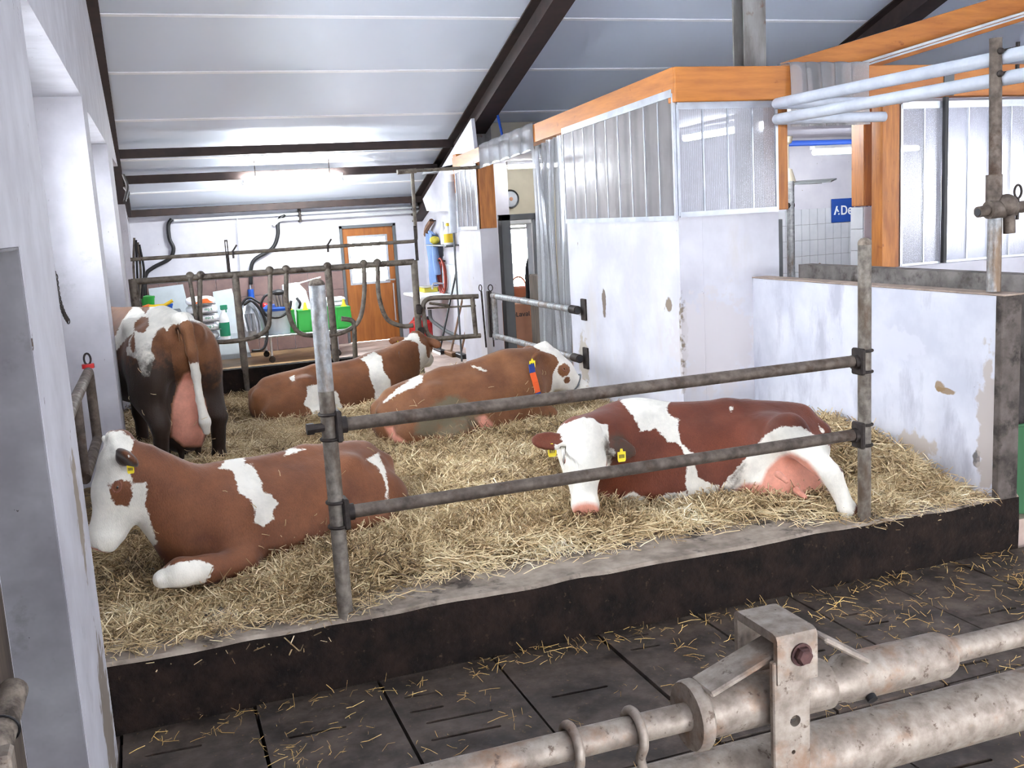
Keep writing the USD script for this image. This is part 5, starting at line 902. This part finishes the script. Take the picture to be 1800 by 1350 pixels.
def paint3(V, N, L, hp, Hd, hsc):
    g = from_crop(650, 570, 4.39); q = head_sd(V, Hd, hsc)
    W = U([pix_sd(V, g(p)) for p in ([(95, 600), (200, 505), (290, 445), (360, 385), (412, 395), (405, 450), (340, 490), (280, 510), (180, 560), (110, 610)], [(690, 280), (745, 285), (740, 297), (720, 292)], [(780, 313), (850, 330), (908, 360), (880, 368), (800, 332)],
        [(1260, 170), (1330, 110), (1430, 110), (1500, 170), (1560, 280), (1600, 360), (1700, 430), (1700, 560), (1500, 580), (1350, 580), (1400, 500), (1408, 440), (1412, 370), (1350, 260), (1330, 210), (1290, 190)])]); W = np.where((np.abs(q[:, 1]) > .125) & (q[:, 0] < .10) & (np.linalg.norm(q, axis=1) < .36), np.minimum(W, -.03), W)
    W = np.minimum(W, -U([sph(V, hp((.175, -.12, -.06)), .062), sph(V, hp((.26, -.11, -.11)), .034)]))
    P_ = U([.055-np.linalg.norm(V-hp((.52, 0, -.10)), axis=1)]+[pix_sd(V, g(p)) for p in ([(805, 715), (890, 700), (965, 780), (935, 792), (912, 800), (905, 850), (855, 790)], [(480, 900), (600, 868), (720, 888), (700, 950), (520, 960)], [(112, 790), (180, 790), (205, 850), (340, 945), (160, 895)])])
    D = U([np.minimum(pix_sd(V, g(p))*.8-.012, .025) for p in ([(430, 640), (500, 590), (620, 530), (740, 565), (840, 620), (860, 700), (830, 800), (700, 880), (450, 890), (320, 880), (330, 790)],)]+[np.full(len(V), -.1)])
    return W, P_, D
def paint4(V, N, L, hp, Hd, hsc):
    g = from_crop(420, 570, 5)
    W = U([pix_sd(V, g(p)) for p in ([(1060, 305), (1190, 240), (1255, 280), (1270, 400), (1330, 490), (1342, 570), (1300, 590), (1280, 680), (1190, 680), (1195, 590), (1150, 470), (1140, 390), (1110, 330)], [(595, 545), (700, 525), (870, 600), (890, 690), (925, 760), (880, 840), (660, 840), (625, 740), (565, 705), (600, 620)], [(440, 470), (490, 442), (492, 500), (465, 502)],
        [(1380, 190), (1380, 150), (1450, 70), (1570, 80), (1600, 160), (1680, 220), (1700, 280), (1740, 400), (1650, 480), (1590, 440), (1592, 330), (1575, 170), (1500, 140), (1420, 142)])]); q = head_sd(V, Hd, hsc); W = np.where((np.abs(q[:, 1]) > .14) & (q[:, 0] < .10) & (np.linalg.norm(q, axis=1) < .36), np.minimum(W, -.03), W)
    return W, np.full(len(V), -.1), np.minimum(.0, (.5-V[:, 2])*.2-.03)
def paint5(V, N, L, hp, Hd, hsc):
    g = from_crop(190, 520, 4.5)
    W = pix_sd(V, g([(40, 470), (50, 330), (110, 200), (220, 60), (300, 145), (340, 60), (480, 20), (610, 20), (690, 110), (740, 180), (725, 215), (650, 190), (632, 240), (595, 262), (560, 225), (500, 225), (465, 290), (440, 240), (395, 272), (348, 345), (340, 430), (372, 490), (345, 560), (330, 640), (270, 640), (240, 545), (228, 500), (150, 470), (140, 440), (170, 340), (200, 300), (150, 330), (95, 400)]))
    W = np.minimum(W, -U([pix_sd(V, g(p)) for p in ([(208, 215), (265, 165), (318, 172), (322, 235), (285, 292), (240, 282), (206, 272)], [(178, 350), (205, 290), (212, 360), (215, 440), (195, 450), (175, 400)])]))
    A = np.array([L(p) for p in TL]); dm = np.full(len(V), 9.)
    for a, b in zip(A[1:], A[2:]):
        t = np.clip(((V-a)@(b-a))/((b-a)@(b-a)), 0, 1); dm = np.minimum(dm, np.linalg.norm(V-a-t[:, None]*(b-a), axis=1))
    tail = .062-dm; W = np.where(tail > 0, np.clip((1.27-V[:, 2])*.5, -.1, .1), W)
    P_ = pix_sd(V, g([(600, 620), (640, 600), (705, 700), (770, 850), (785, 1000), (750, 1190), (600, 1190), (500, 1110), (512, 850), (550, 730)])); P_ = np.where(tail > -.01, -.1, P_)
    z = V[:, 2]; D = np.clip((1.22-z)*.22, -.1, .07)+np.where(V[:, 0] < .14, .03, -.01); D = np.where(P_ > -.01, np.minimum(D, np.where(z < .55, -.015, -.08)), D); D = np.where(tail > -.012, -.06, D)
    return W, P_, D
TL = [(-.84, 0, 1.25), (-.92, 0, 1.18), (-.945, -.01, 1.0), (-.95, -.02, .8), (-.95, -.03, .6), (-.955, -.05, .42), (-.955, -.055, .34)]
# near left: lies along the kerb, head to the left, face against the wall
b = lying(vz=.95)
poll1, nose1 = np.array([-.25, 5.88, 1.145]), np.array([-.46, 5.82, .70])
def ex(f, L, hp):
    f.cone(L((.50, .24, .20)), L((.80, .22, .13)), .11*.95, .085, .05); f.cone(L((.80, .22, .13)), L((.52, .28, .10)), .085, .06, .04); f.cone(L((.52, .28, .10)), L((.42, .29, .09)), .062, .05, .03)
    f.cone(hp((.22, 0, -.20)), L((.66, 0, .22)), .085, .15, .1); f.cone(L((.48, .24, .24)), at(425, 990, Y=5.72), .12, .085, .06); f.cone(at(425, 990, Y=5.72), at(365, 1002, Y=5.60), .085, .075, .05); f.cone(at(372, 998, Y=5.61), at(318, 1006, Y=5.57), .074, .078, .03); f.cone(at(318, 1006, Y=5.57), at(285, 1018, Y=5.56), .076, .05, .03)
t, L, hp, Hd = cow('near_left', 'red brown cow lying nearest at the left, nose against the white pier', (.66, 6.27, .27), math.radians(209), .93, b, poll1, nose1, (-.86, -.12, .5), 'coat_near_left', paint1, hsc=1.06, neck=(.27, .125), neckfrom=(.50, 0, .36), nend=(.05, 0, -.16), extra=ex)
tag_(t, hp((.04, .20, -.06)), (-.2, -1, 0), w=.035, h=.045)
# front right: faces the camera with its chin down, udder showing
b = lying(hind=False, vz=.96)
poll2, nose2 = np.array([2.50, 5.76, .915]), np.array([2.385, 5.50, .50])
def ex(f, L, hp):
    f.ell(L((-.52, .40, .19)), (.30, .18, .18), .05); f.ell(L((-.72, .40, .16)), (.16, .16, .17), .05)
    kn, hk_, ft = at(1385, 760, Y=5.35), at(1462, 835, Y=5.05), at(1490, 895, Y=4.99)
    f.cone(L((-.48, .18, .33)), kn, .16, .118, .25); f.cone(kn, hk_, .11, .062, .05); f.cone(hk_, ft, .062, .046, .03); f.ell(ft, (.06, .055, .05), .03)
    for x, y in ((1378, 840), (1410, 868)): a = at(x, y, Y=5.22); f.cone(a+(0, .06, .01), a-(0, .03, .015), .024, .016, .02)
t, L, hp, Hd = cow('front', 'white faced cow with yellow ear tags lying at the right, facing the camera', (3.42, 6.02, .27), math.radians(166), 1.0, b, poll2, nose2, (-.10, -.95, .55), 'coat_front', paint2, hsc=1.0,
    hk=dict(eardir=((.18, .95, -.05), (.1, -.95, .10)), ears=((.045, .10, -.06), (.045, -.10, -.06)), eartwist=(.1, -.15)), neck=(.27, .16), neckfrom=(.45, 0, .47), extra=ex, tilt=math.radians(-8))
for s_ in (-1, 1): obj('nostril', ball(hp((.512, s_*.05, -.075)), (.016, .012, .014), 2), 'lid_brown', t, True)
tag_(t, hp((.10, .235, -.045)), (-.05, -1, 0)); tag_(t, hp((.095, -.215, -.04)), (-.05, -1, 0))
# middle: faces right, collar with an orange band
b = lying(vz=1.0)
poll3, nose3 = at(962, 618, Y=8.85), at(1040, 676, Y=8.80)
t, L, hp, Hd = cow('middle', 'cow with blue and orange collar lying in the middle, head to the right', (2.66, 8.72, .26), math.radians(8), .99, b, poll3, nose3, (.62, .0, .78), 'coat_middle', paint3, hsc=1.10, neck=(.26, .17), neckfrom=(.52, 0, .46), pitch=math.radians(5),
    hk=dict(eardir=((-.5, .9, -.1), (-.65, -.55, -.35)), ears=((.02, .11, -.05), (.02, -.11, -.06))))
cl = [at(x, y, Y=8.47) for x, y in ((934, 640), (936, 655), (941, 672), (945, 690), (949, 700))]
for q, k, mt in ((slice(0, 2), .03, 'collar_blue'), (slice(1, 4), .032, 'collar_orange'), (slice(3, 5), .04, 'collar_blue')): obj('collar_band', cat_([beam(a, b_, .055, .014, .003, (0, -1, .2)) for a, b_ in zip(cl[q], cl[q][1:])]), mt, t, label='orange collar band' if mt == 'collar_orange' else 'blue collar strap')
tag_(t, at(935, 634, Y=8.52), (0, -1, 0))
obj('halter', tube(curve([hp((.36, .085, -.10)), hp((.36, .03, .0)), hp((.36, -.03, .0)), hp((.37, -.09, -.10)), hp((.36, -.05, -.2))], 20), .008, 8), 'lead_grey', t, True)
# back: faces away to the right beneath the neck rail
b = lying(vz=.9)
poll4, nose4 = np.array([2.78, 11.0, .98]), np.array([3.0, 11.4, .73])
t, L, hp, Hd = cow('back', 'brown cow with a white shoulder band lying furthest back, below the neck rail fence', (1.80, 10.75, .15), math.radians(7), 1.02, b, poll4, nose4, (.2, .3, .9), 'coat_back', paint4, neck=(.26, .16), neckfrom=(.5, 0, .48),
    hk=dict(eardir=((-.45, .9, -.15), (-.25, -.7, -.35)), esize=.78))
tag_(t, hp((-.05, .20, -.07)), (0, -1, 0), w=.04, h=.045)
# standing at the left, seen from behind
q = Field()
q.ell((.60, 0, .90), (.40, .27, .36), .1).ell((.05, 0, .88), (.66, .37, .39), .12).ell((-.40, 0, .98), (.40, .30, .31), .12).ell((-.64, 0, 1.0), (.26, .29, .28), .1).cone((.6, 0, 1.24), (-.5, 0, 1.26), .06, .06, .12).cone((-.5, 0, 1.26), (-.84, 0, 1.24), .06, .055, .08)
for w in (-1, 1):
    q.ell((-.42, w*.23, 1.20), (.10, .07, .07), .08).ell((-.83, w*.13, 1.12), (.07, .06, .08), .07).ell((-.62, w*.24, .84), (.24, .14, .34), .09).cone((-.62, w*.25, .66), (-.80, w*.25, .42), .13, .075, .07).cone((-.80, w*.25, .42), (-.74, w*.25, .08), .066, .052, .04).cone((-.74, w*.25, .08), (-.71, w*.25, .0), .06, .07, .03)
    q.ell((.58, w*.2, .80), (.17, .11, .28), .08).cone((.56, w*.19, .60), (.58, w*.18, .32), .10, .065, .06).cone((.58, w*.18, .32), (.57, w*.18, .0), .055, .055, .04)
q.ell((-.70, 0, .48), (.16, .165, .30), .05).ell((-.64, 0, .30), (.20, .185, .16), .05)
for a, b_ in ((-.07, -.74), (.08, -.74), (-.07, -.5), (.08, -.5)): q.cone((b_, a, .22), (b_-.01, a, .10), .03, .018, .03)
tl = TL
tr = [.055, .05, .042, .034, .03, .045, .03]
for i in range(6): q.cone(tl[i], tl[i+1], tr[i], tr[i+1], .025)
t, L, hp, Hd = cow('standing', 'dirty brown and white cow standing with its rump to the camera at the left wall', (-.10, 9.27, .36), math.radians(114), 1.0, q, (-.50, 10.35, 1.35), (-.60, 10.6, 1.02), (0, .6, .8), 'coat_standing', paint5, neck=(.26, .16), neckfrom=(.72, 0, 1.0), throat=True)
# ---------------------------------------------------------------- straw
def ybed(x): return 5.0+.26*np.clip((x-.7)/.6, 0, 1)*np.clip((3.9-x)/.5, 0, 1)
def straw_z(x, y):
    p = np.stack([x*1.1, y*1.1, x*0+.5], -1); z = .335+.10*(meshkit.fbm(p, 3, 3)-.5)+.055*(meshkit.fbm(p*4, 3, 5)-.5)
    z = z+.06*np.clip((y-5.0)/1.0, 0, 1)-.05*np.clip((y-8.5)/2, 0, 1)+.20*np.exp(-((x-4.9)/.45)**2)*np.exp(-((y-6.3)/.75)**2)+.10*np.exp(-((x-2.2)**2+(y-9.6)**2)/.35)+.07*np.exp(-((x-1.9)**2+(y-6.9)**2)/.5)
    z = z+.03*np.exp(-((x-3.3)/.8)**2-((y-5.3)/.22)**2)+.06*np.exp(-((x-1.0)/.8)**2-((y-5.5)/.25)**2)-.09*np.exp(-((x-.1)**2+(y-5.5)**2)/.14)
    z = z-.07*np.exp(-((x-2.92)**2+(y-5.58)**2)/.05); z = z-.16*np.clip((ybed(x)+.10-y)/.25, 0, 1); return z
surf('straw_bed', (140, 114, 76), (76, 58, 38), scale=9, detail=8, rough=.9, bump=.02, bscale=60, lo=.3, hi=.7, dirt=(66, 50, 34), dscale=3.5, dlo=.54, dhi=.72)
def straw_mat(name, cols):
    MATS[name] = usdkit.material(stage, '/World/Looks/'+name, {'g': ('geometry', {}), 'o': ('object_info', {}), 'a': ('math', {'math_type': 'add'}), 'f': ('math', {'math_type': 'fraction'}), 'n': ('noise_texture', {'scale': 1.7, 'detail': 5., 'roughness': .65}), 'h': ('math', {'math_type': 'multiply_add', 'value2': .62}), 'h2': ('map_range', {'from_min': .3, 'from_max': .68, 'to_min': .42, 'to_max': -.12}), 'r': ('rgb_ramp', {'ramp': [(k, lin(c)) for k, c in cols]}),
        'p': ('principled_bsdf', {'roughness': .5, 'specular_ior_level': .4})}, [('g.random_per_island', 'a.value1'), ('o.random', 'a.value2'), ('a.value', 'f.value1'), ('f.value', 'h.value1'), ('g.position', 'n.vector'), ('n.fac', 'h2.value'), ('h2.result', 'h.value3'), ('h.value', 'r.fac'), ('r.color', 'p.base_color')], surface='p.BSDF')
straw_mat('straw_stalk', [(0, (88, 68, 46)), (.2, (142, 114, 76)), (.5, (206, 182, 140)), (.8, (234, 216, 178)), (1, (250, 242, 222))])
straw_mat('straw_stalk_old', [(0, (110, 84, 50)), (.3, (168, 134, 78)), (.7, (212, 178, 108)), (1, (232, 204, 136))])
def stalks(n, rad, hgt, seed, lmin=.05, lmax=.2, r=(.0013, .0032)):
    g = np.random.default_rng(seed); Vs, Fs, o = [], [], 0
    for k in range(n):
        L_ = g.uniform(lmin, lmax); a = g.uniform(0, 6.28); el = abs(g.normal(0, .36)) if g.random() > .08 else g.uniform(.5, 1.2); d = np.array([math.cos(a)*math.cos(el), math.sin(a)*math.cos(el), math.sin(el)*g.choice((-1, 1))])
        c = np.array([*(g.normal(0, rad*.5, 2)), g.uniform(0, hgt)]); bend = g.normal(0, .16, 3)*L_; rr = g.uniform(*r)
        P = [c-d*L_/2, c+bend*.5, c+d*L_/2]; s = np.cross(d, [0, 0, 1.0]); s /= np.linalg.norm(s)+1e-9; u = np.cross(s, d)
        for p in P:
            for q in range(3): Vs.append(p+rr*(s*math.cos(q*2.094)+u*math.sin(q*2.094)))
        for k2 in range(2):
            for q in range(3): A, B, C_, D_ = o+k2*3+q, o+k2*3+(q+1) % 3, o+k2*3+3+(q+1) % 3, o+k2*3+3+q; Fs += [(A, B, C_), (A, C_, D_)]
        o += 9
    return M(Vs, Fs)
def scatter(path, protos, mat, pos, yaw, scale, tilt=None):
    pi = UsdGeom.PointInstancer.Define(stage, path); rel = []
    for k, m in enumerate(protos):
        pp = f'{path}/prototypes/tuft_{k+1:03d}'; usdkit.mesh(stage, pp, m, MATS[mat], False); rel.append(Sdf.Path(pp))
    pi.CreatePrototypesRel().SetTargets(rel); n = len(pos); g = np.random.default_rng(n)
    pi.CreateProtoIndicesAttr(Vt.IntArray.FromNumpy(g.integers(0, len(protos), n).astype(np.int32))); pi.CreatePositionsAttr(Vt.Vec3fArray.FromNumpy((np.asarray(pos)-LOC[path.rpartition('/')[0]]).astype(np.float32)))
    q = np.zeros((n, 4)); 
    q[:, 3] = np.sin(yaw/2); q[:, 0] = np.cos(yaw/2)
    pi.CreateOrientationsAttr(Vt.QuathArray([Gf.Quath(float(a), float(b), float(c), float(d)) for a, b, c, d in q])); pi.CreateScalesAttr(Vt.Vec3fArray.FromNumpy(np.repeat(np.asarray(scale, np.float32)[:, None], 3, 1)))
    return pi
sb = thing('straw_bedding', 'deep loose bed of yellow straw covering the whole pen', 'straw', (2.3, 8, .2), kind='stuff')
gx, gy = np.meshgrid(np.arange(-.72, 4.90, .035), np.arange(5.03, 12.32, .035), indexing='ij'); gz = straw_z(gx, gy)+.03*(meshkit.fbm(np.stack([gx*9, gy*9, gx*0], -1), 3, 9)-.5)
i = np.arange(gx.size).reshape(gx.shape); qd = np.stack([i[:-1, :-1], i[1:, :-1], i[1:, 1:], i[:-1, 1:]], -1).reshape(-1, 4)
P = np.stack([gx, gy, gz], -1).reshape(-1, 3); ok = ~((P[:, 0] > 4.15) & (P[:, 1] > 7.6)); qd = qd[ok[qd].all(1)]
bed = M(P, np.vstack([qd[:, [0, 1, 2]], qd[:, [0, 2, 3]]])); bed.remove_unreferenced_vertices()
obj('straw_bed', bed, 'straw_bed', sb, True)
g = np.random.default_rng(11)
def area(n, x0, x1, y0, y1): return g.uniform(x0, x1, n), g.uniform(y0, y1, n)
X = []; 
for n, y0, y1 in ((3600, 5.0, 6.6), (2800, 6.6, 8.6), (2400, 8.6, 12.25)):
    x, y = area(n, -.36, 4.85, y0, y1); X.append(np.stack([x, y], 1))
X = np.vstack(X); X = X[~((X[:, 0] > 4.1) & (X[:, 1] > 7.5))]; X = X[X[:, 1] > ybed(X[:, 0])+g.normal(.03, .03, len(X))]
pos = np.c_[X, straw_z(X[:, 0], X[:, 1])-.012]
protos = [stalks(34, .15, .05, 100+k) for k in range(10)]
scatter(sb+'/straw_tufts', protos, 'straw_stalk', pos, g.uniform(0, 6.28, len(pos)), g.uniform(.8, 1.25, len(pos)))
# straw spilt on the kerb
x = np.r_[g.uniform(-.3, .9, 60), g.uniform(.9, 3.9, 60), g.uniform(3.95, 4.85, 70)]; y = np.where(x > 3.95, g.uniform(4.87, 5.05, len(x)), g.uniform(4.95, 5.06, len(x))); y[60:120] = ybed(x[60:120])-np.abs(g.normal(.0, .07, 60))
ks = thing('kerb_straw', 'loose straw lying over the worn top of the front kerb', 'straw', (2.3, 5, .35), kind='stuff')
scatter(ks+'/straw_tufts', [stalks(10, .13, .02, 300+k) for k in range(6)], 'straw_stalk', np.c_[x, y, np.full(len(x), .36)], g.uniform(0, 6.28, len(x)), g.uniform(.7, 1.1, len(x)))
# straw scattered on the slats
fs = thing('floor_straw', 'scattered straw stalks lying on the dark slatted floor', 'straw', (2.3, 4, 0), kind='stuff')
x = np.r_[g.uniform(-.3, 5.5, 150), g.normal(.45, .12, 14), g.uniform(-.3, 4.9, 80), g.uniform(2.6, 5.4, 130)]; y = np.r_[g.uniform(2.6, 4.8, 150), g.normal(4.35, .1, 14), g.normal(4.75, .05, 80).clip(4.5, 4.81), g.uniform(3.5, 4.8, 130)]
scatter(fs+'/straw_tufts', [stalks(4, .14, .006, 400+k, .02, .14, (.001, .0022)) for k in range(8)], 'straw_stalk_old', np.c_[x, y, np.full(len(x), .004)], g.uniform(0, 6.28, len(x)), g.uniform(.6, 1.1, len(x)))
# stalks sticking to the hides
for key, n, seed in (('standing', 46, 5), ('middle', 40, 6), ('near_left', 16, 8)):
    m = COWS[key]; gg = np.random.default_rng(seed); c = m.triangles_center; nn = m.face_normals; ok = np.nonzero((((CAM-c)*nn).sum(1) > .3) & (c[:, 2] > straw_z(c[:, 0], c[:, 1])+.08) & (c[:, 2] < (1.3 if key == 'standing' else .85)))[0]
    parts = []
    for k in gg.choice(ok, n):
        d = np.cross(nn[k], gg.normal(0, 1, 3)); d /= np.linalg.norm(d); L_ = gg.uniform(.02, .075); q = c[k]+nn[k]*.006
        parts.append(tube([q-d*L_/2, q+nn[k]*.006, q+d*L_/2], .0022, 4))
    obj('stuck_straw', cat_(parts), 'straw_stalk', '/World/'+{'standing': 'cow_004', 'middle': 'cow_002', 'near_left': 'cow'}[key], False, kind='stuff')
